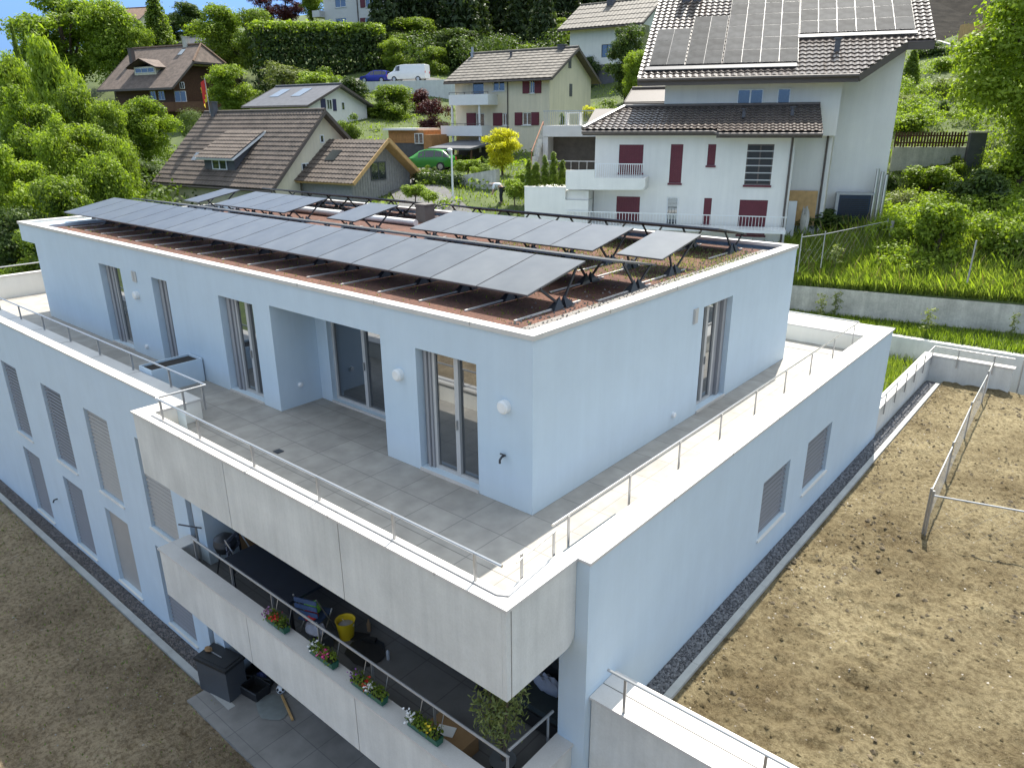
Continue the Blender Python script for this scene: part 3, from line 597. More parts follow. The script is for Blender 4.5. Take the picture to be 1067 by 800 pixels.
# clods and stones in the soil
def scatter(name,n,area,zf,r_,m,seed,flat=.6,smooth=False):
    r=np.random.default_rng(seed); xy=area(r,n); s=r.uniform(r_[0],r_[1],n)*r.uniform(.5,1,n); V=[];F=[]
    ico=np.array([(0,0,1),(.9,0,.1),(.28,.85,.1),(-.72,.53,.1),(-.72,-.53,.1),(.28,-.85,.1),(0,0,-.6)])
    fs=[(0,1,2),(0,2,3),(0,3,4),(0,4,5),(0,5,1),(6,2,1),(6,3,2),(6,4,3),(6,5,4),(6,1,5)]
    for k in range(n):
        a=r.uniform(0,6.28); c_,s_=cos(a),sin(a); p=ico*r.uniform(.6,1.25,(7,1))*s[k]; p=np.c_[p[:,0]*c_-p[:,1]*s_,(p[:,0]*s_+p[:,1]*c_)*r.uniform(.6,1.2),p[:,2]*flat]; z=zf(*xy[k]); i=len(V)
        V+= [(xy[k,0]+a_,xy[k,1]+b_,z+c2) for a_,b_,c2 in p]; F+=[(i+a_,i+b_,i+c2) for a_,b_,c2 in fs]
    o=meshobj(name,V,F,m,smooth=smooth); o['kind']='stuff'; return o
def fa(r,n): x=2.45+r.random(n)**1.7*16; return np.c_[x,-.2+r.random(n)*21]
scatter('soil_clods',5200,fa,lambda x,y:GR+soilz(x,y,1.),(.015,.065),M['soil'],11)
scatter('soil_stones',1500,fa,lambda x,y:GR+soilz(x,y,1.),(.012,.035),mat('pale_stones',(.50,.45,.38),.9,.2,20.),12)
def fc(r,n):
    c=np.c_[2.6+r.random(75)**1.5*13,r.random(75)*20]; k=r.integers(0,75,n); return np.clip(c[k]+r.normal(0,1,(n,2))*r.uniform(.12,.6,(n,1)),[2.5,-.15],[30,20.9])
scatter('soil_clods',1200,fc,lambda x,y:GR+soilz(x,y,1.),(.03,.10),mat('damp_clods',(.14,.108,.065),.95,.3,12.,.8,30.),16)
def fb(r,n): return np.c_[-24+r.random(n)*19,-2.5-r.random(n)**1.3*7]
scatter('soil_clods',4200,fb,lambda x,y:GL+soilz(x,y,.8),(.015,.05),M['soil2'],13)
scatter('soil_stones',700,fb,lambda x,y:GL+soilz(x,y,.8),(.012,.035),mat('yard_stones',(.34,.32,.29),.9,.2,20.),14)
tufts('weeds',3200,fb,.05,LF['olive'],15,None,lambda xy:np.array([GL+soilz(x,y,.8) for x,y in xy]),.02,1.)
# gravel beds and kerbs round the building
q=MB(); q.quad((XR,-.28,GR+.01),(2.27,-.28,GR+.01),(2.27,21,GR+.01),(XR,21,GR+.01)); struct(q.build('gravel_bed',M['gravel']))
q=MB(); q.quad((-40,-2.28,GL+.01),(-7.9,-2.28,GL+.01),(-7.9,YW,GL+.01),(-40,YW,GL+.01)); struct(q.build('gravel_bed',M['gravel']))
scatter('gravel',6500,lambda r,n:np.c_[r.uniform(XR+.02,2.26,n),-.25+r.random(n)**1.25*21],lambda x,y:GR+.02,(.022,.045),M['stone_grey'],21,.8)
scatter('gravel',6000,lambda r,n:np.c_[r.uniform(-25,-8.2,n),r.uniform(-2.27,YW-.02,n)],lambda x,y:GL+.02,(.02,.042),mat('brown_gravel',(.20,.18,.17),.9,.3,9.),22,.8)
q=MB()
for k in range(21): q.box(2.272,2.403,-.28+k,.712+k,GR-.25,GR+.07)
struct(q.build('kerb',M['kerb']))
q=MB()
for k in range(33): q.box(-40+k,-39.008+k,-2.45,-2.282,GL-.25,GL+.06)
struct(q.build('kerb',M['kerb']))
q=MB(); q.box(-8.05,1.4,-2.92,.02,GL-.2,GL+.05); struct(q.build('patio',M['patio']))
# ---- retaining walls
def rwall(label,a,b,zt,zb,th,m,capm=None,name='retaining_wall',zt2=None):
    a=np.array(a,float);b=np.array(b,float); d=b-a; L=np.hypot(*d); rz=atan2(d[1],d[0]); o=empty(name,(a[0],a[1],zb),rz,label,'wall')
    z2=zt2 if zt2 is not None else zt
    q=MB(); n=max(1,int(L/1.2)); 
    for k in range(n):
        x0,x1=L*k/n,L*(k+1)/n; za=zt+(z2-zt)*k/n-zb; zc=zt+(z2-zt)*(k+1)/n-zb
        q.prism([(x0,0),(x1,0),(x1,zc),(x0,za)],1,0,th)
    q.build('wall_body',m,o)
    if capm:
        q=MB(); q.prism([(-.02,zt-zb),(L+.02,z2-zb),(L+.02,z2-zb+.045),(-.02,zt-zb+.045)],1,-.04,th+.04); q.build('wall_coping',capm,o)
    return o
rwall('long weathered concrete retaining wall below the tall bright grass',(-9,22.95),(34,32.8),-.72,-3.4,.3,M['concrete_old'])
rwall('lower grey concrete retaining wall behind the soil field, under the dark grass strip',(-8,23.05),(34,23.05),-2.0,-3.6,.3,M['concrete'])
q=MB(); n=40
for k in range(n):
    x0,x1=-8+42*k/n,-8+42*(k+1)/n; yb=lambda x:24.02+(x+4.4)*.229
    q.quad((x0,23.3,-2.04),(x1,23.3,-2.04),(x1,yb(x1),-1.85),(x0,yb(x0),-1.85))
struct(q.build('grass_strip',GRASS))
q=MB(); q.quad((-9,YB+.05,GR-.02),(1.6,YB+.05,GR-.02),(1.6,23.04,GR-.02),(-9,23.04,GR-.02)); struct(q.build('grass_verge',GRASS))
tufts('verge_grass',3500,lambda r,n:np.c_[r.uniform(-1.5,1.55,n),r.uniform(14.4,23.,n)],.35,LF['grass'],18,None,lambda xy:np.full(len(xy),GR),.02,.6)
# upstand walls round the end of the soil field, with rails
uw=empty('upstand_wall',(1.63,14.36,GR),0,'low concrete upstand wall with pale coping and rail round the end of the gravel bed','wall')
q=MB(); q.box(0,.25,0,7.2,-.3,.88); q.box(.252,2.8,6.95,7.2,-.3,.88); q.build('wall_body',M['concrete'],uw)
q=MB(); q.box(-.03,.28,0.,7.23,.881,.93); q.box(.283,2.85,6.92,7.23,.881,.93); q.build('wall_coping',M['cap'],uw)
q=MB(); q.tube([(.3,-.05,1.28),(.3,6.9,1.28),(2.8,6.9,1.28)],.02,8); rl=q.build('guard_rail',M['rail'],uw,True)
pm=None
for (x,y) in [(.3,.5+1.25*k) for k in range(6)]+[(1.1,6.9),(2.2,6.9)]:
    if pm is None: q=MB(); q.box(-.02,.02,-.012,.012,.6,1.28); pm=q.build('post',M['galv'],rl,loc=(x,y,0))
    else: inst(pm,rl,(x,y,0))
# terrain retaining wall bottom right
lw=empty('retaining_wall',(1.93,-1.0,GL),0,'grey concrete retaining wall with a pale coping and handrail at the near corner of the soil field','wall')
q=MB(); q.box(0,5.5,0.02,.62,-.3,4.70); q.build('wall_body',M['concrete'],lw)
q=MB(); q.box(-.01,5.5,-.03,.33,4.70,4.745); q.box(-.01,5.5,.355,.70,4.70,4.745); q.box(0,5.5,.33,.355,4.70,4.722); q.build('wall_coping',M['cap'],lw)
q=MB(); q.tube([(.25,.03,5.35),(5.5,.03,5.35)],.022,8); rl=q.build('handrail',M['rail'],lw,True); pm=None
for x in (.55,2.6,4.6):
    if pm is None: q=MB(); q.box(-.02,.02,-.01,.01,4.74,5.35); pm=q.build('post',M['galv'],rl,loc=(x,.03,0))
    else: inst(pm,rl,(x,.03,0))
# ---- wire fence on the soil field
def wirefence(label,pts,h,group=None,mesh=.16,wt=.003):
    p0=pts[0]; o=empty('wire_fence',p0,0,label,'fence',group); rel=[tuple(np.array(p)-np.array(p0)) for p in pts]; pm=None
    q=MB()
    for a,b in zip(rel[:-1],rel[1:]): q.tube([(a[0],a[1],a[2]+h),(b[0],b[1],b[2]+h)],.02,6)
    q.build('top_rail',M['galv'],o,True)
    for r_ in rel:
        if pm is None: q=MB(); q.tube([(0,0,-.3),(0,0,h+.12)],.026,8); pm=q.build('post',M['galv'],o,True); pm.location=r_
        else: inst(pm,o,r_)
    q=MB()
    for a,b in zip(rel[:-1],rel[1:]):
        a=Vector(a);b=Vector(b);L=(b-a).length; n=int(L/mesh)
        def seg(p,r_):
            q.bar(p,r_,wt,wt)
        for k in range(n): t=k/n; t2=min(1,t+h/L); s_=(t2-t)*L/h; seg(a.lerp(b,t)+Vector((0,0,.02)),a.lerp(b,t2)+Vector((0,0,.02+h*s_*.97)))
        for k in range(n): t=1-k/n; t2=max(0,t-h/L); s_=(t-t2)*L/h; seg(a.lerp(b,t)+Vector((0,0,.02)),a.lerp(b,t2)+Vector((0,0,.02+h*s_*.97)))
    q.build('wire_mesh',M['galv'],o); return o
wirefence('chain-link fence with galvanised posts running up the middle of the soil field',[(4.35,9.2,GR),(4.2,12.4,GR),(4.02,16,GR),(3.9,19.6,GR),(3.8,21.6,GR)],1.05)
wirefence('chain-link fence crossing the soil field from the corner post to the right edge',[(4.41,9.16,GR),(7.6,10.0,GR),(11,10.9,GR)],1.02,mesh=.45)
wirefence('chain-link fence behind the field, right of the low upstand wall',[(4.65,21.75,GR),(8.,22.0,GR),(13,22.3,GR)],1.05,mesh=.3)
# ================================================================== things on the balcony
FB=-3.35
def lathe(q,prof,n=20,c=(0,0)):
    R=[]
    for r_,z in prof:
        R.append(len(q.v)); q.v+=[(c[0]+r_*cos(2*pi*j/n),c[1]+r_*sin(2*pi*j/n),z) for j in range(n)]
    for k in range(len(prof)-1):
        for j in range(n): q.f.append((R[k]+j,R[k]+(j+1)%n,R[k+1]+(j+1)%n,R[k+1]+j)); q.m.append(q.mi)
    if prof[0][0]>.002: q.f.append(tuple(R[0]+j for j in range(n))); q.m.append(q.mi)
t=empty('garden_table',(-5.55,-1.25,FB),0,'large dark navy covered table filling the left end of the balcony','table')
q=MB(); q.box(-1.2,1.2,-.85,.8,.70,.76); q.build('tabletop',M['navy'],t); lm=None
for x in (-1.1,1.1):
    for y in (-.78,.72):
        if lm is None: q=MB(); q.box(-.03,.03,-.03,.03,0,.70); lm=q.build('leg',M['darksteel'],t,loc=(x,y,0))
        else: inst(lm,t,(x,y,0))
def chair(label,loc,rz,fabric):
    o=empty('folding_chair',loc,rz,label,'chair')
    q=MB(); q.box(-.24,.24,-.24,.22,.42,.45); q.build('seat',fabric,o)
    q=MB()
    for z in (.58,.72,.86): q.box(-.25,.25,.235,.26,z,z+.09)
    q.build('backrest',fabric,o); lm=None
    for x in (-.26,.26):
        for a,b in (((x,-.24,0),(x,.25,1.0)),((x,.24,0),(x,-.2,.5))):
            q=MB(); q.tube([a,b],.014,6); q.build('leg',M['rail'],o,True)
    return o
chair('blue folding chair at the railing with laundry piled on its seat',(-4.05,-1.75,FB),radians(200),mat('blue_slats',(.06,.10,.20),.6))
chair('grey sling garden chair at the far left end of the balcony',(-6.95,-1.55,FB),radians(120),mat('sling_grey',(.16,.17,.22),.8))
def blob(name,m,loc,s,seed,label,cat):
    r=random.Random(seed); q=MB(); q.ball((0,0,.5),1,1,.5,14,8); q.v=[(x*s[0]*(1+.25*noise.noise((x*2+seed,y*2,z*2))),y*s[1]*(1+.3*noise.noise((x*2,y*2+seed,z))),max(0,z*s[2]*(1+.5*noise.noise((x*3,y*3,z*3+seed))))) for x,y,z in q.v]
    o=q.build(name,m,smooth=True); o.location=loc; return tag(o,label,cat)
blob('towel',M['lime'],(-4.15,-1.72,FB+.45),(.22,.13,.20),1,'lime green crumpled cloth heaped on the blue folding chair','cloth')
blob('towel',M['red'],(-3.98,-1.9,FB+.45),(.17,.13,.17),2,'red crumpled cloth between the lime cloth and the grey one','cloth')
blob('towel',M['greycloth'],(-3.72,-1.98,FB+.3),(.24,.16,.18),3,'grey crumpled cloth at the right end of the laundry pile','cloth')
q=MB(); q.box(-.25,.25,-.2,.2,0,.28); q.box(-.27,.27,-.22,.22,.28,.30); o=q.build('storage_crate',M['darkgrey']); o.location=(-3.72,-1.98,FB); tag(o,'small dark crate on the balcony floor under the grey laundry','crate')
b=empty('bucket',(-3.5,-1.45,FB),0,'bright yellow plastic bucket on the balcony floor','bucket'); q=MB(); lathe(q,[(.14,0),(.165,.2),(.19,.4),(.20,.40),(.175,.38),(.15,.12),(.001,.12)],24); q.build('pail',M['yellow'],b,True); q=MB(); q.tube([(.2*cos(a),.05,.36+.0*a-.1*sin(a)) for a in np.linspace(0,pi,9)],.008,6); q.build('handle',M['white'],b); q=MB(); lathe(q,[(.001,.30),(.16,.28),(.001,.33)],12); q.build('contents',M['greycloth'],b)
blob('doormat',M['black'],(-2.85,-1.5,FB),(.42,.34,.05),5,'rumpled black mat lying on the balcony floor right of the bucket','mat')
q=MB(); q.box(-.14,.14,-.05,.05,.04,.1); o=q.build('shoe_brush',M['black']); o.location=(-3.0,-1.28,FB+.02); o.rotation_euler=(0,0,.4); tag(o,'small black brush lying at the back edge of the black mat','brush')
q=MB(); lathe(q,[(.04,0),(.045,.16),(.02,.22),(.018,.27),(.001,.27)],12); o=q.build('bottle',mat('tan_bottle',(.30,.20,.12),.3),smooth=True); o.location=(-3.3,-1.05,FB); tag(o,'small brown bottle standing behind the yellow bucket','bottle')
q=MB(); lathe(q,[(.03,0),(.032,.17),(.012,.21),(.001,.22)],12); o=q.build('bottle',mat('clear_bottle',(.5,.55,.62),.2),smooth=True); o.location=(-2.38,-1.35,FB); tag(o,'slim pale bottle standing right of the black mat','bottle')
q=MB(); q.box(-.16,.16,-.11,.11,0,.03); o=q.build('tray',M['black']); o.location=(-3.28,-1.3,FB); o.rotation_euler=(0,0,.5); tag(o,'flat black tray on the floor between bucket and brown bottle','tray')
gb=empty('barbecue',(-7.35,-1.75,FB),0,'small black round barbecue with a steel lid by the left end of the balcony','barbecue'); q=MB(); lathe(q,[(.001,.5),(.2,.55),(.25,.7),(.25,.72)],20); q.build('bowl',M['black'],gb,True); q=MB(); lathe(q,[(.255,.72),(.23,.86),(.1,.95),(.001,.96)],20); q.build('lid',M['darksteel'],gb,True)
for k in range(3): q=MB(); q.tube([(.12*cos(2.1*k),.12*sin(2.1*k),.56),(.25*cos(2.1*k),.25*sin(2.1*k),0)],.014,6); q.build('leg',M['darksteel'],gb)
bd=empty('pinboard',(-7.45,-1.0,FB),radians(70),'brown board with a dark frame leaning against the balcony end wall','board'); bd.rotation_euler=(radians(-18),0,radians(70)); q=MB(); q.box(-.3,.3,0,.03,.03,1.0); q.build('board_face',M['card'],bd); q=MB(); q.box(-.34,.34,-.005,.04,0,.03);q.box(-.34,.34,-.005,.04,1.0,1.04);q.box(-.34,-.3,-.005,.04,.03,1.);q.box(.3,.34,-.005,.04,.03,1.); q.build('board_frame',M['black'],bd)
sf=empty('garden_sofa',(.35,-.55,FB),0,'dark woven garden sofa in the shaded right end of the balcony','sofa'); q=MB(); q.box(-.7,.95,-.4,.4,.08,.36); q.build('seat_base',M['black'],sf); q=MB(); q.box(-.7,.95,.28,.42,.361,.8); q.build('backrest',M['black'],sf)
for x in (-.84,.952): q=MB(); q.box(x,x+.138,-.4,.42,.08,.62); q.build('armrest',M['black'],sf)
q=MB(); q.box(-.6,.9,-.36,.26,.362,.47); q.build('cushion',mat('dark_cushion',(.03,.04,.04),.9),sf)
for x in (-.8,1.0):
    for y in (-.35,.35): q=MB(); q.box(x-.03,x+.03,y-.03,y+.03,0,.08); q.build('foot',M['darksteel'],sf)
blob('pillow',M['greycloth'],(.75,-.5,FB+.47),(.3,.12,.32),8,'grey pillow on the dark garden sofa','pillow')
cb=empty('cardboard_box',(-.05,-2.02,FB),0,'open brown cardboard box by the railing near the potted tree','box'); q=MB(); q.box(-.42,.42,-.2,.2,0,.3); q.build('carton',M['card'],cb)
q=MB(); q.quad((-.42,-.2,.305),(.42,-.2,.305),(.42,-.36,.36),(-.42,-.36,.36)); q.build('flap',M['card'],cb)
q=MB(); q.box(-.15,.15,-.1,.1,0,.012); o=q.build('paper_sheet',M['white']); o.location=(-.1,-2.08,FB+.302); o.rotation_euler=(0,0,.4); tag(o,'white sheet of paper lying on the brown cardboard box','paper')
# flower boxes on the railing
def petals(name,m,n,c,s,seed,parent,size=.026):
    r=np.random.default_rng(seed); q=MB()
    for k in range(n):
        p=np.array(c)+r.normal(0,1,3)*s; d=r.normal(0,1,3); d/=np.linalg.norm(d); a=Vector(d).orthogonal().normalized()*size; b=Vector(d).cross(a).normalized()*size; p=Vector(p)
        q.poly([p-a,p-b*.8,p+a,p+b*.8])
    return q.build(name,m,parent)
def flowerbox(x,w_,label,blooms,seed):
    w_*=.85
    o=empty('flower_box',(x,-2.48,-2.855),0,label,'flower box','flower boxes on the balcony rail')
    q=MB(); q.prism([(-.06,0.03),(.06,.03),(.08,.15),(-.08,.15)],0,-w_/2,w_/2); q.build('trough',M['greenbox'],o)
    q=MB(); q.box(-w_/2+.02,w_/2-.02,-.075,.075,.151,.158); q.build('soil_fill',M['black'],o)
    me=leafcloud('foliage',420,[(u,0,.20,.13,.12,.10) for u in np.linspace(-w_/2+.1,w_/2-.1,5)],.055,seed,LF['mid']); f=bpy.data.objects.new('foliage',me); COL.objects.link(f); f.parent=o
    for k,(u,mm,n) in enumerate(blooms): petals('blossom',M[mm],n,(u*w_/2,-.05,.25),(.05,.05,.04),seed+k,o)
    for s in (-1,1): q=MB(); q.bar((s*w_*.35,.1,.1),(s*w_*.35,.2,.42),.015,.004); q.build('hook',M['galv'],o)
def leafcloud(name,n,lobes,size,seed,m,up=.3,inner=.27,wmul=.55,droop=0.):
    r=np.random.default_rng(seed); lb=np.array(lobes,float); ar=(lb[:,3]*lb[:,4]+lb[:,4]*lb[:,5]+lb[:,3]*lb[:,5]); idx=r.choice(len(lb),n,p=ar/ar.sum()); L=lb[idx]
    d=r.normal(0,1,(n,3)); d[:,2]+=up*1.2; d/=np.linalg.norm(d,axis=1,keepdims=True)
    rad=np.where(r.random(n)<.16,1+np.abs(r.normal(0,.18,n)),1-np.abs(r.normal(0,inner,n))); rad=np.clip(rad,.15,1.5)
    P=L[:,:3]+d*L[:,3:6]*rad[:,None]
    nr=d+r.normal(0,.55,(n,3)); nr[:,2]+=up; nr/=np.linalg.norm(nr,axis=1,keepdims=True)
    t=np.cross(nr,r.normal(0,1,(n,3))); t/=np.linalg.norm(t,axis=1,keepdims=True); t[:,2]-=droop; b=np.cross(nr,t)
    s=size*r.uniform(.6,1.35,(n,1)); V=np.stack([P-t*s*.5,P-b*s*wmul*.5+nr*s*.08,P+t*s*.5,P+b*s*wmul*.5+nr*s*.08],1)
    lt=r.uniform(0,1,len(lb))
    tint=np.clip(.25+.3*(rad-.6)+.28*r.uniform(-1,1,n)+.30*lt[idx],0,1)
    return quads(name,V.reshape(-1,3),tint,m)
flowerbox(-4.2,.75,'flower box with lilac and red blossoms, leftmost on the balcony rail',[(-.7,'petal_lilac',40),(.1,'redp',45)],31)
flowerbox(-2.75,.8,'flower box with white and bright pink blossoms on the balcony rail',[(-.5,'whitep',34),(.35,'pink',40)],35)
flowerbox(-1.5,.95,'flower box with purple, red and white blossoms on the balcony rail',[(-.8,'purple',40),(-.05,'redp',34),(.25,'whitep',34)],39)
flowerbox(-.15,.8,'flower box with white blossoms and yellow-green foliage, rightmost on the balcony rail',[(-.75,'whitep',46),(.4,'flagyellow',14)],43)
# potted bamboo-like tree at the balcony corner
pt=empty('potted_tree',(1.0,-1.95,FB),0,'slender potted tree with thin grey-green leaves at the balcony corner','potted plant')
q=MB(); lathe(q,[(.15,0),(.2,.35),(.21,.36),(.18,.34),(.001,.33)],20); q.build('pot',M['darkgrey'],pt,True)
q=MB(); rr_=random.Random(5); tips=[]
for k in range(9):
    a=rr_.uniform(0,6.28); l=rr_.uniform(.1,.42); h=rr_.uniform(1.1,2.3); q.tube([(0,0,.33),(l*.4*cos(a),l*.4*sin(a),.33+h*.5),(l*cos(a),l*sin(a),.33+h)],[.016,.011,.004],6); tips.append((l*cos(a),l*sin(a),.33+h))
q.build('trunk',M['bark'],pt)
lb=[(x*f,y*f,.33+(z-.33)*f,.2*(1.25-f*.7),.2*(1.25-f*.7),.17) for x,y,z in tips for f in (.45,.6,.75,.9,1.)]
me=leafcloud('crown',1500,lb,.10,51,LF['olive'],.1,.35,.28); o=bpy.data.objects.new('crown',me); COL.objects.link(o); o.parent=pt
# ---- things on the ground-floor patio
GP=GL+.05
bx=empty('storage_box',(-7.72,-2.15,GP),radians(12),'tall dark grey storage box standing at the end of the gravel strip','storage box'); q=MB(); q.box(-.5,.5,-.27,.27,0,.86); q.build('bin_body',M['darkgrey'],bx); q=MB(); q.box(-.53,.53,-.3,.3,.861,.93); q.box(-.45,.45,-.22,.22,.93,.945); q.build('lid',M['black'],bx)
blob('garden_glove',M['card'],(-8.1,-2.2,GP+.945),(.12,.08,.08),17,'small brown glove left on the lid of the grey storage box','glove')
q=MB(); q.bar((-.25,0,.01),(.25,.05,.03),.02,.02); o=q.build('garden_stake',M['galv']); o.location=(-7.85,-2.2,GP+.945); tag(o,'thin metal stake lying on the lid of the storage box','stake')
def crate(label,loc,rz,w_,d_,h_,open_=True):
    o=empty('plastic_crate',loc,rz,label,'crate'); q=MB(); t=.02
    q.box(-w_,w_,-d_,d_,0,t); q.box(-w_,w_,-d_,-d_+t,t,h_); q.box(-w_,w_,d_-t,d_,t,h_); q.box(-w_,-w_+t,-d_+t,d_-t,t,h_); q.box(w_-t,w_,-d_+t,d_-t,t,h_); q.build('crate_body',M['black'],o)
    q=MB(); q.box(-w_-.012,w_+.012,-d_-.012,-d_-.001,h_-.03,h_); q.box(-w_-.012,w_+.012,d_+.001,d_+.012,h_-.03,h_); q.build('crate_rim',M['darkgrey'],o); return o
crate('open black plastic crate with blue bits inside, behind the other crate by the storage box',(-7.35,-1.35,GP),radians(25),.38,.24,.22)
blob('rag',mat('blue_rag',(.05,.07,.2),.8),(-7.3,-1.4,GP+.02),(.16,.1,.16),23,'dark blue rag lying inside the open black crate','rag')
crate('plain black plastic crate in front, between the storage box and the football',(-7.0,-1.75,GP),radians(8),.28,.2,.25)
bl=empty('football',(-6.55,-1.35,GP+.11),0,'white football with black patches on the patio slabs','ball'); q=MB(); q.ball((0,0,0),.11,.11,.11,20,12); q.build('ball_skin',M['white'],bl,True); q=MB()
for d in ((1,0,.4),(-.6,.8,.3),(.2,-1,.5),(-.9,-.4,.6),(.3,.4,1),(-.3,-.9,-.2),(.9,-.8,0)):
    d=Vector(d).normalized(); a=d.orthogonal().normalized(); b=d.cross(a); q.poly([d*.1115+(a*cos(2*pi*k/5)+b*sin(2*pi*k/5))*.04 for k in range(5)])
q.build('black_patches',M['black'],bl)
q=MB(); q.bar((-.45,0,.03),(.45,-.1,.03),.05,.035); o=q.build('wooden_stick',M['woodlight']); o.location=(-6.0,-1.5,GP); o.rotation_euler=(0,0,-.2); tag(o,'pale wooden stick lying on the patio beside the football','stick')
blob('cleaning_cloth',mat('greengrey_cloth',(.20,.22,.21),.9),(-6.3,-1.75,GP),(.5,.3,.03),29,'flat grey-green cloth spread on the patio in front of the football','cloth')
o=empty('toy_car',(-5.7,-1.1,GP),.5,'small white toy with dark wheels by the foot of the balcony front','toy'); q=MB(); q.prism([(-.16,.05),(.16,.05),(.16,.12),(.06,.13),(.02,.2),(-.1,.2),(-.16,.13)],1,-.07,.07); q.build('toy_body',M['white'],o)
for x in (-.1,.1): q=MB(); q.tube([(x,-.09,.05),(x,.09,.05)],.05,12); q.build('wheel',M['black'],o)
# ================================================================== houses up the hill
def HP(fr): return (lambda y: (lambda u,v,k:(u,y+k,v)))
def tileroof(O,ex,es,w_,l,tw=.30,tl=.36,amp=.045,step=.045,inside=None):
    "real pantiles: waves along the eave, a step at every course; O eave start, ex along the eave, es up the slope"
    O=np.array(O,float);ex=np.array(ex,float);es=np.array(es,float);en=np.cross(ex,es); en/=np.linalg.norm(en)
    if en[2]<0: en=-en
    nu=int(w_/tw*4)+1; nr=int(l/tl); us=np.linspace(0,w_,nu); V=[];F=[]
    prof=amp*(.5+.5*np.cos(2*pi*us/tw))
    for r_ in range(nr):
        i=len(V)
        for (v,h) in ((r_*l/nr,step),((r_+1)*l/nr,0.)):
            for u,p in zip(us,prof): V.append(tuple(O+ex*u+es*v+en*(h+p)))
        for k in range(nu-1):
            if inside and not inside((us[k]+us[k+1])/2,(r_+.5)*l/nr): continue
            F.append((i+k,i+k+1,i+nu+k+1,i+nu+k))
            if r_>0: F.append((i+k,i-nu+k,i-nu+k+1,i+k+1))
    q=MB(); q.v=V;q.f=F;q.m=[0]*len(F); return q
def slab(O,ex,es,w_,l,th):
    O,ex,es=(np.array(a,float) for a in (O,ex,es)); en=np.cross(ex,es); en/=np.linalg.norm(en)
    if en[2]<0: en=-en
    q=MB(); a=[O,O+ex*w_,O+ex*w_+es*l,O+es*l]; b=[p-en*th for p in a]; q.v=[tuple(p) for p in a+b]; q.f=[(0,1,2,3),(7,6,5,4),(0,4,5,1),(1,5,6,2),(2,6,7,3),(3,7,4,0)]; q.m=[0]*6; return q
def window(root,r,y,fm='whiteframe',mull=1,d=.10,sh=None,sill=True,glass='glass_clear',shw=None,name='window'):
    "frame, pane, shutters, sill of a window in a front wall at local y; r=(x0,x1,z0,z1)"
    x0,x1,z0,z1=r; t=.06; q=MB(); yy0,yy1=y+d-.05,y+d+.01
    q.box(x0,x1,yy0,yy1,z0,z0+t);q.box(x0,x1,yy0,yy1,z1-t,z1);q.box(x0,x0+t,yy0,yy1,z0+t,z1-t);q.box(x1-t,x1,yy0,yy1,z0+t,z1-t)
    for k in range(mull): xm=x0+(x1-x0)*(k+1)/(mull+1); q.box(xm-.035,xm+.035,yy0,yy1,z0+t,z1-t)
    f=q.build(name,M[fm],root); g=MB(); g.quad((x0+.02,y+d-.015,z0+.02),(x1-.02,y+d-.015,z0+.02),(x1-.02,y+d-.015,z1-.02),(x0+.02,y+d-.015,z1-.02)); g.build('pane',M[glass],f)
    if sill: g=MB(); g.box(x0-.08,x1+.08,y-.09,y+.04,z0-.08,z0-.004); g.build('sill',M['concrete'],f)
    if sh:
        ww=shw or (x1-x0)*.5
        for a,b in ((x0-ww-.02,x0-.02),(x1+.02,x1+ww+.02)):
            if sh=='r' and b<x1: continue
            if sh=='l' and a>x0: continue
            g=MB(); g.box(a,b,y-.06,y-.01,z0-.02,z1+.02)
            for k in range(2): zz=z0+.05+(z1-z0)*.5*k; g.box(a+.06,b-.06,y-.075,y-.061,zz,zz+(z1-z0)*.42)
            g.build('shutter',M['shutter'],f)
    return f
def closed(root,r,y,m='shutter',d=.08,name='shutter'):
    x0,x1,z0,z1=r; q=MB(); q.box(x0,x1,y+d-.04,y+d,z0,z1)
    for k in range(int((x1-x0)/.12)): q.box(x0+.015+k*.12,x0+.105+k*.12,y+d-.055,y+d-.041,z0+.05,z1-.05)
    o=q.build(name,M[m],root); g=MB(); g.box(x0-.05,x1+.05,y-.07,y+.03,z0-.09,z0-.004); g.build('sill',M[m],o); return o
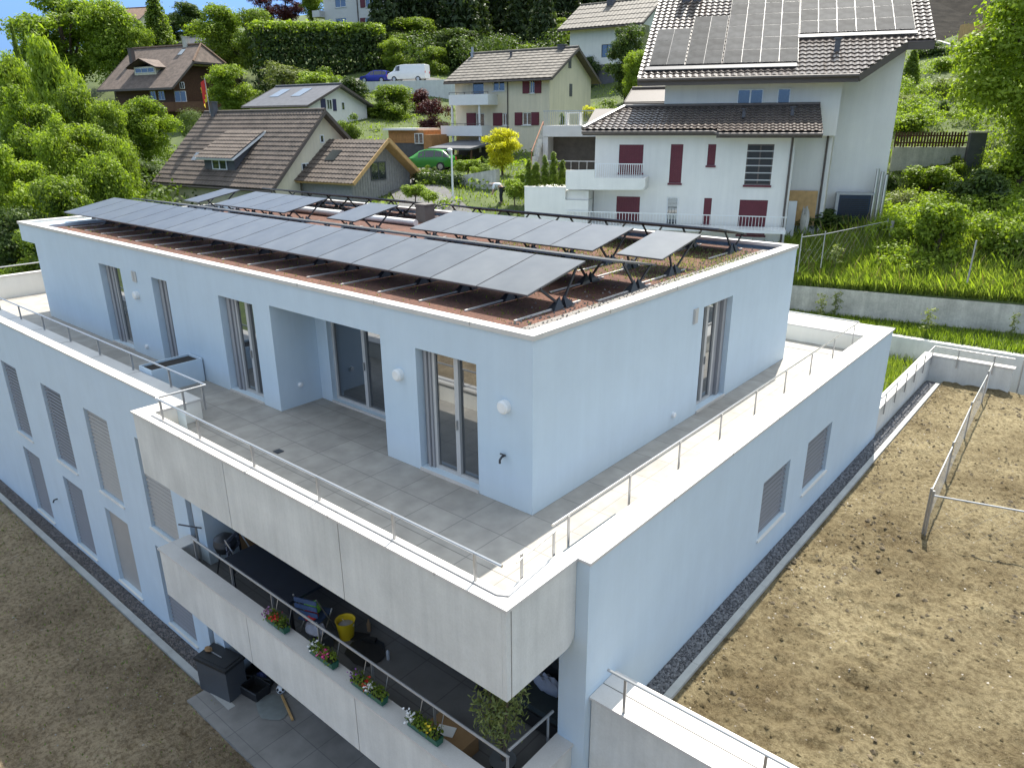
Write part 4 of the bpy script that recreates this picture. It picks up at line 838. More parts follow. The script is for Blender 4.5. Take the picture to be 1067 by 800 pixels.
def gable(name,fr,label,cat,x0,x1,Dp,zb,ze,zr,wm,rm,ov=.6,og=.5,ry=None,th=.16,holes=(),tiled=False,tl=.36,tw=.3,amp=.045,grp=None,soffit='fascia'):
    R=empty(name,fr.o,fr.yaw,label,cat,grp); ry=ry if ry is not None else Dp/2
    q=MB(); q.wall(lambda u,v,k:(u,k,v),x0,x1,zb,ze,list(holes),.12); q.quad((x0,Dp,zb),(x1,Dp,zb),(x1,Dp,ze),(x0,Dp,ze))
    for x in (x0,x1): q.poly([(x,0,zb),(x,Dp,zb),(x,Dp,ze),(x,ry,zr-.05),(x,0,ze)])
    q.build('wall',M[wm],R)
    s1=(zr-ze)/ry; s2=(zr-ze)/(Dp-ry); l1=sqrt(1+s1*s1); l2=sqrt(1+s2*s2)
    A=slab((x0-og,-ov,ze-ov*s1),(1,0,0),(0,1/l1,s1/l1),x1-x0+2*og,(ry+ov)*l1,th)
    Bk=slab((x0-og,Dp+ov,ze-ov*s2),(1,0,0),(0,-1/l2,s2/l2),x1-x0+2*og,(Dp-ry+ov)*l2,th)
    A.v=[(a,b,c+.12) for a,b,c in A.v]; Bk.v=[(a,b,c+.12) for a,b,c in Bk.v]
    n=len(A.v); A.v+=Bk.v; A.f+=[tuple(i+n for i in f) for f in Bk.f]; A.m+=Bk.m
    rf=A.build('roof',M[rm] if not tiled else M[soffit],R)
    if tiled:
        T=tileroof((x0-og,-ov,ze-ov*s1+.125),(1,0,0),(0,1/l1,s1/l1),x1-x0+2*og,(ry+ov)*l1,tw,tl,amp); T.build('tiles',M[rm],rf)
        T=tileroof((x0-og,Dp+ov,ze-ov*s2+.125),(1,0,0),(0,-1/l2,s2/l2),x1-x0+2*og,(Dp-ry+ov)*l2,tw,tl,amp); T.build('tiles',M[rm],rf)
    q=MB(); q.tube([(x0-og,ry,zr+.17),(x1+og,ry,zr+.17)],.11,8); q.build('ridge',M[rm],rf)
    # barge boards and gutter
    for x in (x0-og-.03,x1+og+.03):
        q=MB(); q.bar((x,-ov,ze-ov*s1+.03),(x,ry,zr+.03),.04,.22); q.bar((x,ry,zr+.03),(x,Dp+ov,ze-ov*s2+.03),.04,.22); q.build('barge_board',M[soffit],rf)
    q=MB(); q.tube([(x0-og,-ov-.07,ze-ov*s1-.02),(x1+og,-ov-.07,ze-ov*s1-.02)],.07,8); q.build('gutter',M['fascia'],rf)
    return R,rf
def chimney(rf,x,y,z0,z1,w_=.3,m='concrete_old',cowl=False):
    q=MB(); q.box(x-w_,x+w_,y-w_,y+w_,z0,z1); q.box(x-w_-.05,x+w_+.05,y-w_-.05,y+w_+.05,z1,z1+.08); c_=q.build('chimney',M[m],rf)
    if cowl: q=MB(); q.tube([(x,y,z1),(x,y,z1+.5)],.12,10); q.build('chimney_pot',M['galv'],c_)
def z1_(x,y): return (x/3.557,y/3.557)
def z2_(x,y): return (240+x/3.557,y/3.557)
def z3_(x,y): return (440+x/3.557,y/3.557)
def z4_(x,y): return (640+x/2.499,y/2.499)
def z6_(x,y): return (520+x/6.39,90+y/6.39)
def R4(f,a,b,y=0.): return f.rect(*a,*b,y=y)
# ---------------- big white house on the right (terrace wing in front)
f9=Fr(619,225,38,23)
H9=empty('white_house',f9.o,f9.yaw,'big white house with a huge tiled roof carrying solar panels and wine red shutters','house')
W=[R4(f9,z4_(12,377),z4_(75,450)),R4(f9,z4_(145,376),z4_(177,477)),R4(f9,z4_(243,376),z4_(264,431)),R4(f9,z4_(343,376),z4_(412,482)),R4(f9,z4_(5,512),z4_(66,575)),R4(f9,z4_(135,513),z4_(166,590)),R4(f9,z4_(232,516),z4_(252,585)),R4(f9,z4_(323,521),z4_(396,612))]
q=MB(); q.wall(lambda u,v,k:(u,k,v),-.05,9.45,-3.2,4.0,W,.12); q.quad((9.45,0,-3.2),(9.45,4,-3.2),(9.45,4,4.),(9.45,0,4.)); q.quad((-.05,0,-3.2),(-.05,6,-3.2),(-.05,6,4.),(-.05,0,4.))
q.quad((9.45,3.,-3.2),(11.35,3.,-3.2),(11.35,3.,6.9),(9.45,3.,6.9))
q.box(3.0,11.4,2.505,2.995,3.9,7.05)
q.quad((11.4,3.,-3.2),(11.4,4.5,-3.2),(11.4,4.5,7.8),(11.4,3.,7.2)); q.quad((11.4,4.5,-3.2),(14.25,4.5,-3.2),(14.25,4.5,8.2),(11.4,4.5,8.2)); q.quad((14.25,4.5,-3.2),(14.25,14,-3.2),(14.25,14,12),(14.25,4.5,8.2))
q.quad((3.,2.505,3.9),(3.,9,3.9),(3.,9,9),(3.,2.505,7.))
q.build('wall',M['stucco_white'],H9)
for k in (0,1,2,4,6,7): closed(H9,W[k],0)
window(H9,W[3],0,fm='fascia',mull=1,sill=False,glass='black'); window(H9,W[5],0,mull=0,glass='glass_clear')
for k in range(6): q=MB()
q=MB(); x0,x1,z0,z1=W[3]
for k in range(5): zz=z0+(z1-z0)*(k+.6)/5.6; q.box(x0,x1,.02,.05,zz,zz+.05)
q.build('louvre',M['winframe'],H9); q=MB(); q.box(x0-.05,x1+.05,-.07,.03,z0-.1,z0-.004); q.build('sill',M['shutter'],H9)
uw_=[R4(f9,z4_(320,232),z4_(388,280),2.5),R4(f9,z4_(424,230),z4_(459,278),2.5)]
for r_,mu in zip(uw_,(1,0)):
    window(H9,r_,2.38,mull=mu,sill=False); q=MB(); q.box(r_[0]-.03,r_[1]+.03,2.42,2.5,r_[2]-.22,r_[2]-.01); q.build('apron_panel',M['shutter'],H9)
# roofs
sl_=radians(32); es=(0,cos(sl_),sin(sl_))
def in9(u,v):
    x=1.70+u
    if x<11.95: return True
    if x<14.15: return v>(x-11.95)/2.2*2.75+.1
    return v>2.85
T=tileroof((1.70,1.5,6.62),(1,0,0),es,13.65,11.5,.31,.37,.06,.05,in9); rf9=T.build('roof',M['tile_dark'],H9)
q=MB(); en=np.array([0,-sin(sl_),cos(sl_)]); pt9=lambda x,v,o=0:np.array([x,1.5,6.62])+np.array(es)*v+en*o
out=[pt9(1.72,0),pt9(11.95,0),pt9(14.15,2.8),pt9(15.33,2.8),pt9(15.33,11.5),pt9(1.72,11.5)]; q.poly([p-en*.012 for p in out]); q.poly([p-en*.2 for p in out][::-1])
for a,b in zip(out,out[1:]+out[:1]): q.quad(a-en*.012,b-en*.012,b-en*.2,a-en*.2)
q.build('soffit',M['fascia'],rf9)
q=MB()
for a,b in zip(out[:3],out[1:4]): q.bar(a-en*.12-np.array([0,.02,.06]),b-en*.12-np.array([0,.02,.06]),.06,.34)
q.bar(out[0]-en*.1,out[5]-en*.1,.06,.3); q.bar(out[3]-en*.1,out[4]-en*.1,.06,.3); q.build('fascia',M['fascia'],rf9)
q=MB(); q.tube([out[0]+np.array([0,-.1,-.05]),out[1]+np.array([0,-.1,-.05])],.08,8); q.build('gutter',M['fascia'],rf9)
for (xx,v,h) in ((3.25,8.3,1.6),(3.85,8.3,1.6)):
    p=pt9(xx,v); q=MB(); q.box(p[0]-.2,p[0]+.2,p[1]-.2,p[1]+.2,p[2]-.2,p[2]+h); q.build('chimney',M['slate'],rf9)
p=pt9(11.0,2.1); q=MB(); q.box(p[0]-.12,p[0]+.12,p[1]-.12,p[1]+.12,p[2]-.1,p[2]+.55); q.box(p[0]-.17,p[0]+.17,p[1]-.17,p[1]+.17,p[2]+.55,p[2]+.62); q.build('vent_pipe',M['slate'],rf9)
# solar panels of the house roof, a part of it
pm=None
cells=[(2.15+.875*i,1.12+1.23*j) for i in range(2) for j in range(3)]+[(3.96+.875*i,1.12+1.23*j) for i in range(2) for j in range(4)]+[(5.77+.875*i,1.12+1.23*j) for i in range(4) for j in range(7)]+[(9.3+.875*i,3.84+1.23*j) for i in range(6) for j in range(5)]
for (x,v) in cells:
    c_=pt9(x+.42,v+.6,.13)
    if pm is None:
        q=MB(); q.box(-.434,.434,-.611,.611,-.04,0); pm=q.build('solar_panel',M['panel_frame'],rf9,loc=c_); pm.rotation_euler=(sl_,0,0)
        q=MB(); q.quad((-.428,-.605,.002),(.428,-.605,.002),(.428,.605,.002),(-.428,.605,.002)); cg=q.build('cell_glass',M['panel_house'],pm)
    else: o=inst(pm,rf9,c_); o.rotation_euler=(sl_,0,0); inst(cg,o)
q=MB(); a=pt9(2.0,.75,.12);b=pt9(9.2,.75,.12); q.bar(a,b,.3,.06,en); q.bar(pt9(9.2,3.5,.12),pt9(14.6,3.5,.12),.3,.06,en); q.build('snow_guard',M['slate'],rf9)
# wing roof: low pitch, with the jogged eave
ws=radians(19); wes=(0,cos(ws),sin(ws))
def inw(u,v):
    x=-.62+u
    if x<.95 and v>(x+.62)*2.1: return False
    if x<5.78: return True
    return True
T=tileroof((-.62,-.6,4.22),(1,0,0),wes,6.5,3.25,.31,.34,.06,.05,inw); T2=tileroof((5.88,-.95,4.12),(1,0,0),wes,4.62,3.6,.31,.34,.06,.05)
n=len(T.v); T.v+=T2.v; T.f+=[tuple(i+n for i in f) for f in T2.f]; T.m+=T2.m; wr=T.build('roof',M['tile_dark'],H9)
q=MB(); q.prism([(-.6,4.2),(2.49,5.26),(2.49,5.0),(-.6,3.97)],0,-.6,5.85); q.prism([(-.95,4.1),(2.49,5.28),(2.49,5.0),(-.95,3.87)],0,5.87,10.5); q.build('soffit',M['fascia'],wr)
q=MB(); q.tube([(-.62,-.68,4.12),(5.7,-.68,4.12),(6.0,-1.03,4.02),(10.5,-1.03,4.02)],.075,8); q.build('gutter',M['fascia'],wr)
q=MB(); q.tube([(-.6,-.5,4.3),(.95,2.4,5.32)],.12,8); q.tube([(.9,2.45,5.36),(10.5,2.45,5.36)],.1,8); q.build('ridge',M['tile_dark'],wr)
for (x,y) in ((7.0,.7),(9.2,.9)): q=MB(); z=4.2+(y+.95)*.345; q.cyl((x,y),.09,.07,z,z+.35,10); q.cyl((x,y),.14,.14,z+.35,z+.4,10); q.build('vent_pipe',M['slate'],wr)
q=MB(); q.tube([(9.3,-.07,3.9),(9.3,-.07,-2.5)],.05,8); q.tube([(11.1,2.93,6.6),(11.1,2.93,-2.)],.05,8); q.build('downpipe',M['fascia'],H9)
# balcony of the wing
q=MB(); q.prism([(-1.2,1.42),(2.62,1.48),(2.75,1.65),(2.75,2.02),(.25,2.02),(.25,2.40),(-1.2,2.36)],1,-1.5,-1.38); q.box(-1.2,2.7,-1.375,-.005,1.45,1.6); q.box(2.6,2.72,-1.375,-.005,1.602,2.02); bal=q.build('balcony',M['stucco_white'],H9)
q=MB()
for k in range(22): q.box(.3+k*.105,.325+k*.105,-1.46,-1.43,2.02,2.66)
q.box(.28,2.65,-1.47,-1.42,2.66,2.70); q.box(.26,.31,-1.47,-1.42,2.02,2.66); q.build('railing',M['whiteframe'],bal)
q=MB()
for k in range(70): q.box(-1.15+k*.15,-1.13+k*.15,-1.46,-1.43,-.25,.35)
q.box(-1.2,9.4,-1.47,-1.42,.35,.39); q.box(-1.2,9.4,-1.5,-.2,-.4,-.26); q.build('railing',M['whiteframe'],H9)
# terrace and garage to the left of it
gr=empty('garage',f9.o,f9.yaw,'low garage with a railed terrace on its flat roof, left of the white house','garage')
q=MB(); q.box(-4.4,-.1,6,11,3.8,4.42); q.box(-4.4,-4.1,6.05,11,.4,3.795); q.box(-.6,-.1,6.05,11,.4,3.795); q.box(-4.1,-.6,10.5,11,.4,3.795); q.build('wall',M['stucco_grey'],gr)
q=MB(); q.box(-4.09,-.61,7.4,7.5,.4,3.79); q.build('garage_door',mat('garage_brown',(.10,.085,.07),.8),gr)
q=MB()
for k in range(42): q.box(-4.35+k*.112,-4.33+k*.112,6.05,6.075,4.42,5.2)
q.box(-4.4,.3,6.04,6.09,5.2,5.25); q.build('railing',M['galv'],gr)
tb=empty('terrace_table',f9.w(-2.75,7.,4.42),f9.yaw,'small white table on the railed garage terrace','table'); q=MB(); q.box(-.5,.5,-.35,.35,.68,.73); q.build('tabletop',M['white'],tb)
for x in (-.4,.4): q=MB(); q.box(x-.04,x+.04,-.3,.3,0,.68); q.build('leg',M['white'],tb)
st=empty('garden_stairs',f9.o,f9.yaw,'steep outdoor stairs with an orange handrail climbing beside the garage','stairs')
q=MB()
for k in range(12): q.box(-4.9+.02*k,-4.42,3.9+k*.24,4.14+k*.24,.0,1.5+k*.24)
q.build('steps',M['concrete_old'],st); a_=f9.at(554,158,4.2); b_=f9.at(566,127,6.6); q=MB(); q.tube([(a_[0],4.2,a_[1]),(b_[0],6.6,b_[1])],.035,6); q.tube([(a_[0],4.2,a_[1]-1.),(a_[0],4.2,a_[1])],.03,6); q.tube([(b_[0],6.6,b_[1]-1.),(b_[0],6.6,b_[1])],.03,6); q.build('handrail',mat('rust_orange',(.35,.14,.07),.6),st)
# stepped white garden wall with cypress hedge
gw=empty('garden_wall',f9.o,f9.yaw,'white rendered garden wall carrying the small row of cypresses','wall'); q=MB(); q.box(-3.4,-1.25,-1.3,-1.1,-2.5,1.48); q.box(-3.4,-3.2,-1.095,2.8,-2.5,1.48); q.box(-3.195,-.1,-1.09,2.8,-2.5,1.36); q.box(-3.42,-1.25,-1.32,-1.08,1.48,1.53); q.box(-1.25,-.06,-1.3,-.2,-2.5,.9); q.build('wall_body',M['stucco_white'],gw)
gf=empty('railing',f9.o,f9.yaw,'thin grey railing between the cypresses and the garage','railing'); q=MB()
for k in range(12): q.box(-3.3+k*.45,-3.27+k*.45,2.85,2.88,1.4,2.55)
q.box(-3.3,1.7,2.845,2.885,2.55,2.6); q.build('bars',M['galv'],gf)
# outside the white house on the right
q=MB(); q.box(9.55,10.95,2.7,2.76,-.5,1.25); pb=q.build('plywood_board',M['woodlight']); pb.location=f9.o; pb.rotation_euler=(0,0,f9.yaw); tag(pb,'orange plywood board leaning on the white house wall by the downpipe','board')
q=MB(); q.box(9.6,10.0,2.4,2.5,-1.2,.75); pb=q.build('white_slab',M['white']); pb.location=f9.o; pb.rotation_euler=(0,0,f9.yaw); tag(pb,'upright white slab in front of the plywood board','slab')
blob('garden_sculpture',M['concrete_old'],f9.w(10.45,2.2,-.9),(.22,.2,1.3),41,'rough brown garden sculpture standing in front of the plywood board','sculpture')
hp=empty('heat_pump',f9.w(12.85,3.8,-1.5),f9.yaw,'dark blue heat pump unit in a grey frame against the white house','heat pump')
q=MB(); q.box(-.75,.75,-.05,.5,0,2.5); q.build('casing',mat('navy_casing',(.015,.03,.06),.4),hp); q=MB(); q.box(-.9,.9,-.08,.55,2.5,2.6); q.box(-.9,-.76,-.08,.55,0,2.5); q.box(-.75,.75,-.07,-.055,.75,.85); q.build('frame',M['galv'],hp); q=MB()
for k in range(14): q.box(-.68,.68,-.075,-.055,.95+k*.1,1.0+k*.1)
q.build('louvre',M['black'],hp)
pp=empty('flue_pipes',f9.w(13.95,3.9,-1.2),f9.yaw,'pair of shiny vertical steel flue pipes beside the heat pump','pipes')
for k in range(3): q=MB(); q.tube([(k*.22-.2,0,0),(k*.22-.2,0,3.5-.15*k)],.085,12); q.build('pipe',M['rail'],pp,True)
fl_=empty('flower_planter',f9.w(10.6,-.4,-2.6),f9.yaw,'long low white planter wall in front of the plywood board','planter'); q=MB(); q.box(-1.1,1.3,0,.25,0,1.35); q.box(-1.1,1.3,1.0,1.2,0,1.35); q.box(-1.1,-.9,.255,.995,0,1.35); q.box(1.1,1.3,.255,.995,0,1.35); q.build('trough',M['stucco_white'],fl_); q=MB(); q.box(-.88,1.08,.256,.994,.5,1.25); q.build('soil_fill',M['soil2'],fl_)
# garden terrace wall and picket fence right of the house
p1,p2=D(925,193,45),D(1000,193,44); z=D(960,153,44.5)[2]
rwall('stained grey concrete garden wall under the picket fence, right of the white house',(p1[0],p1[1]),(p2[0],p2[1]),z,z-4,.3,M['concrete_old'])
pf=empty('picket_fence',(p1[0],p1[1],z),atan2(p2[1]-p1[1],p2[0]-p1[0]),'brown wooden picket fence on top of the stained concrete garden wall','fence'); L_=float(np.hypot(*(p2-p1)[:2])); q=MB(); pk=None
for k in range(int(L_/.16)):
    if pk is None: m_=MB(); m_.box(-.05,.05,.1,.13,0,.85); pk=m_.build('picket',M['wooddark'],pf,loc=(.05,0,0))
    elif k<100: inst(pk,pf,(.05+k*.16,0,.03*sin(k*1.7)))
q.box(0,L_,.135,.17,.2,.28); q.box(0,L_,.135,.17,.6,.68); q.build('cross_rail',M['wooddark'],pf)
o=empty('gate_pillar',(p2[0]+.45,p2[1]-.1,z-2.2),.4,'dark grey stone pillar at the right end of the picket fence','pillar'); q=MB(); q.box(-.42,.42,-.3,.3,0,3.0); q.build('shaft',M['slate'],o); q=MB(); q.box(-.47,.47,-.35,.35,3.0,3.1); q.build('cap_stone',M['concrete_old'],o)
st=empty('stone_steps',(p2[0]+1.2,p2[1]-1.6,z-3.4),-.25,'rough stone steps climbing beside the dark gate pillar','steps'); q=MB()
for k in range(9): q.box(-.6+.06*sin(k*3),.6,k*.35,k*.35+.4,k*.28-.6,k*.3+.2)
q.build('step_blocks',M['concrete_old'],st)
tp=empty('timber_stack',D(1017,42,61),radians(30),'stack of orange timber planks on the dark bank at the top right','timber')
for k in range(4): q=MB(); q.box(-1.25,1.25,-.5+.26*k,-.28+.26*k,0,1.2); q.build('plank',M['woodlight'],tp)
a,b=D(975,46,66),D(1040,66,58); rwall('low stone kerb wall along the dark bank under the timber stack',(a[0],a[1]),(b[0],b[1]),a[2]+.3,min(a[2],b[2])-2,.35,M['concrete_old'],zt2=b[2]+.3)
q=MB()
q.v=[tuple(D(*p)) for p in ((880,20,82),(975,44,67),(1040,64,59),(1100,60,62),(1090,-40,86),(880,-40,110))]; q.v=[(x,y,z_+.12) for x,y,z_ in q.v]; q.f=[(0,1,2,3,4,5)]; q.m=[0]; struct(q.build('dirt_bank',mat('dark_bank_soil',(.030,.026,.021),.97,.3,.8,.8,5.,fine=.5,spec=.05)))
# ---------------- cream house with balconies
f7=Fr(572,140,61,8)
z_=lambda a,b:R4(f7,z3_(*a),z3_(*b))
h7=[z_((398,292),(416,346)),z_((262,296),(305,338)),z_((185,303),(228,358)),z_((372,418),(404,464)),z_((298,420),(318,466)),z_((200,420),(230,470))]
wx=f7.at(*z3_(120,300))[0]
H7,rf=gable('cream_house',f7,'cream two-storey house with wine red shutters and white balconies at its left corner','house',wx,0,7.6,-2.5,4.62,6.75,'stucco_warm','tile_grey',.75,.6,3.9,holes=h7,tiled=True,tl=.5,tw=.6,amp=.02)
window(H7,h7[0],0,sh='both',shw=.65); window(H7,h7[1],0); window(H7,h7[2],0,mull=0,sill=False); window(H7,h7[3],0,sh='both',shw=.75); window(H7,h7[4],0,sh='l',shw=.95); window(H7,h7[5],0,sh='l',shw=1.0,sill=False,mull=0)
for (yy,zz) in ((f7.side(*z3_(547,230))[0],f7.side(*z3_(547,230))[1]),(f7.side(*z3_(550,335))[0],f7.side(*z3_(550,335))[1])):
    q=MB(); q.box(-.02,.03,yy-.25,yy+.25,zz-.5,zz+.5); q.build('window',M['slate'],H7)
for zz in (.1,2.62):
    xa=-10.2 if zz<1 else -9.2; xb=-5.8 if zz<1 else -5.1
    q=MB(); q.box(xa,xb,-1.5,-1.4,zz-.25,zz+.6); q.box(xa,xb,-1.395,-.01,zz-.25,zz-.1); q.box(xa,xa+.08,-1.395,-.01,zz-.1,zz+.6); q.box(xb-.08,xb,-1.395,-.01,zz-.1,zz+.6); bl_=q.build('balcony',M['whiteframe'],H7)
    q=MB(); q.box(xa,xb,-1.48,-1.44,zz+.75,zz+.79)
    for k in range(6): q.box(xa+k*(xb-xa-.04)/5,xa+k*(xb-xa-.04)/5+.04,-1.48,-1.44,zz+.6,zz+.75)
    q.build('railing',M['fascia'],bl_)
for x in (-9.1,-6.2): q=MB(); q.box(x,x+.14,-1.36,-1.22,-1.5,2.36); q.build('balcony_post',M['whiteframe'],H7)
q=MB(); q.tube([(-4.05,-.06,4.5),(-4.05,-.06,-1.)],.05,8); q.build('downpipe',M['fascia'],H7)
chimney(rf,-1.0,3.9,6.2,7.1,.3,'slate'); chimney(rf,-10.0,3.4,6.0,6.9,.12,'galv',True); chimney(rf,-5.6,3.,5.9,6.75,.08,'slate')
cpx=Fr(463,170,63,8)
CPt=empty('carport',cpx.o,cpx.yaw,'dark flat-roofed carport under the balconies of the cream house','carport'); wX=cpx.at(503,172)[0]; zt=cpx.at(470,151)[1]
q=MB(); q.prism([(-1.8,zt-.35),(2.5,zt+.1),(2.5,zt+.3),(-1.8,zt-.2)],0,-.3,wX); q.build('roof',M['slate'],CPt)
for x in (-.1,wX/2,wX-.2): q=MB(); q.box(x,x+.12,-1.5,-1.38,-.6,zt-.33); q.build('post',M['wooddark'],CPt)
q=MB(); q.box(-.3,wX,2.55,2.7,-.6,zt+.1); q.build('back_wall',M['slate'],CPt)
# timber shed
fs=Fr(406,160,66,8); xs=fs.at(451,158)[0]; zt=fs.at(420,136)[1]
SH=empty('timber_shed',fs.o,fs.yaw,'small timber shed with a flat white roof edge and one white window','shed'); zm=fs.at(420,149)[1]
xm=fs.at(442,149)[0]; q=MB(); q.box(0,xm,0,3,zm,zt); q.build('timber_wall',M['wood'],SH); q=MB(); q.box(.02,xm-.02,.05,3,-1,zm-.005); q.build('base_wall',M['slate'],SH); q=MB(); q.box(-.3,fs.at(435,137)[0],-.4,3.2,zt+.003,zt+.18); q.build('roof',M['whiteframe'],SH)
window(SH,fs.rect(432,139,441,150,-.15),-.22,mull=1,sill=False); q=MB(); q.box(xm+.03,xs,-.1,2.4,-.6,zt-.35); q.build('side_annex',M['wood'],SH)
# ---------------- farmhouse with the timber gable
f1=Fr(287,200,50,7)
rr=lambda a,b:(*[f1.side(*z2_(*a))[0],f1.side(*z2_(*b))[0]],f1.side(*z2_(*b))[1],f1.side(*z2_(*a))[1])
H1,rf=gable('farmhouse',f1,'white farmhouse with a long striped tile roof, a dormer and a grey boarded annex','house',f1.at(*z1_(615,680))[0],0,9.9,-3.5,.75,5.15,'stucco_warm','tile_brown',.7,.55,4.7,tiled=True,tl=.42,tw=.33,amp=.06)
def sidewin(root,x,r,m='whiteframe',d=.04,pane='glass_clear',mull=1):
    y0,y1,z0,z1=r; y0,y1=min(y0,y1),max(y0,y1); q=MB(); t=.07
    q.box(x,x+d,y0,y1,z0,z0+t);q.box(x,x+d,y0,y1,z1-t,z1);q.box(x,x+d,y0,y0+t,z0+t,z1-t);q.box(x,x+d,y1-t,y1,z0+t,z1-t)
    if mull: q.box(x,x+d,(y0+y1)/2-.03,(y0+y1)/2+.03,z0+t,z1-t)
    f=q.build('window',M[m],root); g=MB(); g.quad((x+d*.5,y0+t,z0+t),(x+d*.5,y1-t,z0+t),(x+d*.5,y1-t,z1-t),(x+d*.5,y0+t,z1-t)); g.build('pane',M[pane],f); return f
sidewin(H1,0.,rr((262,605),(300,655))); sidewin(H1,0.,rr((330,500),(348,530)),mull=0)
# annex with boarded gable, timber soffit
AX=4.9; y0,y1,ym=2.4,8.4,5.45; ze,zr=.95,3.2
q=MB(); q.poly([(AX,y0,-3),(AX,y1,-3),(AX,y1,ze),(AX,ym,zr),(AX,y0,ze)]); q.quad((.01,y0,-3),(AX,y0,-3),(AX,y0,ze),(.01,y0,ze)); q.quad((.01,y1,-3),(AX,y1,-3),(AX,y1,ze),(.01,y1,ze))
for k in range(24): yy=y0+.06+k*.25; top=ze+(zr-ze)*(1-abs(yy-ym)/3.) if True else ze; q.box(AX+.002,AX+.02,yy,yy+.03,-3,min(top,zr)-.12)
q.build('annex_wall',M['boards'],H1)
for s,yy in ((1,y0),(-1,y1)):
    sp=(zr-ze)/(ym-y0); l=sqrt(1+sp*sp); A=slab((.02,yy-s*.65,ze-.65*sp+.12),(1,0,0),(0,s/l,sp/l),AX+.8,(3.02+.65)*l,.12); A.build('annex_soffit',M['woodlight'],H1)
    T=tileroof((.02,yy-s*.65,ze-.65*sp+.125),(1,0,0),(0,s/l,sp/l),AX+.78,(3.02+.65)*l,.33,.42,.06); T.build('annex_roof',M['tile_brown'],H1)
for s,yy in ((1,y0),(-1,y1)): q=MB(); q.bar((AX+.84,yy-s*.65,ze-.35),(AX+.84,ym,zr+.12),.05,.25); q.build('barge_board',M['woodlight'],H1)
sidewin(H1,AX+.02,(*[f1.side(*z2_(517,602),AX)[0],f1.side(*z2_(577,665),AX)[0]],f1.side(*z2_(577,665),AX)[1],f1.side(*z2_(517,602),AX)[1]),'darkgrey')
q=MB(); q.tube([(AX+.1,y1+.1,.5),(AX+.1,y1+.1,-3)],.05,6); q.tube([(.12,2.2,.6),(.12,2.2,-3)],.05,6); q.build('downpipe',M['fascia'],H1)
sg=lambda y:.75+(y)*(5.15-.75)/4.7
q=MB(); p=(2.0,4.2,ze+(4.2-y0)*.737+.2); q.poly([(1.3,3.45,ze+1.05*.737+.25),(2.3,3.45,ze+1.05*.737+.25),(2.3,4.35,ze+1.95*.737+.25),(1.3,4.35,ze+1.95*.737+.25)]); q.build('skylight',M['glass_clear'],H1)
# dormer
YD=.35; dx0,dx1=f1.at(*z1_(757,600),YD)[0],f1.at(*z1_(868,600),YD)[0]; dzb=sg(YD)+.1; dzt=f1.at(*z1_(800,588),YD)[1]; dsl=atan2(sg(3.2)+.2-dzt,3.2-YD+.45)
q=MB(); q.prism([(YD,dzb-.3),(3.,sg(3.)-.3),(3.,dzt+(3.-YD)*tan(dsl)-.05),(YD,dzt)],0,dx0,dx1); do=q.build('dormer',M['slate'],H1)
A=slab((dx0-.4,YD-.45,dzt+.02),(1,0,0),(0,cos(dsl),sin(dsl)),dx1-dx0+.8,3.7,.14); A.build('dormer_soffit',M['whiteframe'],do)
T=tileroof((dx0-.4,YD-.45,dzt+.03),(1,0,0),(0,cos(dsl),sin(dsl)),dx1-dx0+.8,3.7,.33,.42,.06); T.build('dormer_roof',M['tile_brown'],do)
xm0,xm1=f1.at(*z1_(787,600),YD)[0],f1.at(*z1_(840,600),YD)[0]; window(H1,(xm0,xm1,dzb+.1,dzt-.08),YD-.12,sill=False)
q=MB(); x=f1.at(*z1_(735,600),1.3)[0]; q.poly([(x-.35,.9,sg(.9)+.24),(x+.25,.9,sg(.9)+.24),(x+.25,1.5,sg(1.5)+.24),(x-.35,1.5,sg(1.5)+.24)]); q.build('skylight',M['glass_clear'],H1)
cx=f1.at(*z1_(795,420),4.5)[0]; chimney(rf,cx,4.5,4.9,6.0,.22,'slate')
# flag on a staff by the chimney
fp=f1.w(cx,4.1,5.2); FG=empty('flag',fp,f1.yaw,'red and yellow flag drooping from a short staff on the farmhouse ridge','flag'); q=MB(); q.tube([(0,0,0),(-.12,0,2.6)],.03,6); q.build('staff',M['galv'],FG)
V=[];F=[]
for j in range(7):
    for i in range(9): u=i/8;v=j/6; V.append((-.1-.05*v*2-.15*u-.62*u*(.55+.3*v),.14*sin(u*7+v*2),1.15+1.35*v-.75*u*(1-.2*v)))
for j in range(6):
    for i in range(8): F.append((j*9+i,j*9+i+1,j*9+i+10,j*9+i+9))
q=MB(); q.v=V;q.f=F;q.m=[(1 if (i//8+ (i%8))%9<4 or (i%8)>5 else 0) for i in range(len(F))]; q.build('cloth',[M['flagred'],M['flagyellow']],FG,True)
# ---------------- house with solar roof behind the farmhouse
f2=Fr(*z2_(292,430),70,10); x0=f2.at(*z2_(75,395))[0]
H2,rf=gable('solar_roof_house',f2,'small white gabled house with a dark solar roof and two skylights','house',x0,0,8.4,-3,f2.at(*z2_(280,385))[1],f2.side(*z2_(385,318))[1],'stucco_white','slate',.6,.6,4.2)
ze2=f2.at(*z2_(280,385))[1]; zr2=f2.side(*z2_(385,318))[1]; sp=(zr2-ze2)/4.2
for a,b in ((.14,.30),(.52,.68)):
    xa=x0+(0-x0)*a; xb=x0+(0-x0)*b; q=MB(); q.poly([(xa,1.5,ze2+1.5*sp+.16),(xb,1.5,ze2+1.5*sp+.16),(xb,3.4,ze2+3.4*sp+.16),(xa,3.4,ze2+3.4*sp+.16)]); q.build('skylight',M['glass'],rf)
rr2=lambda a,b:(f2.side(*z2_(*a))[0],f2.side(*z2_(*b))[0],f2.side(*z2_(*b))[1],f2.side(*z2_(*a))[1])
w_=sidewin(H2,0.,rr2((355,368),(378,408)))
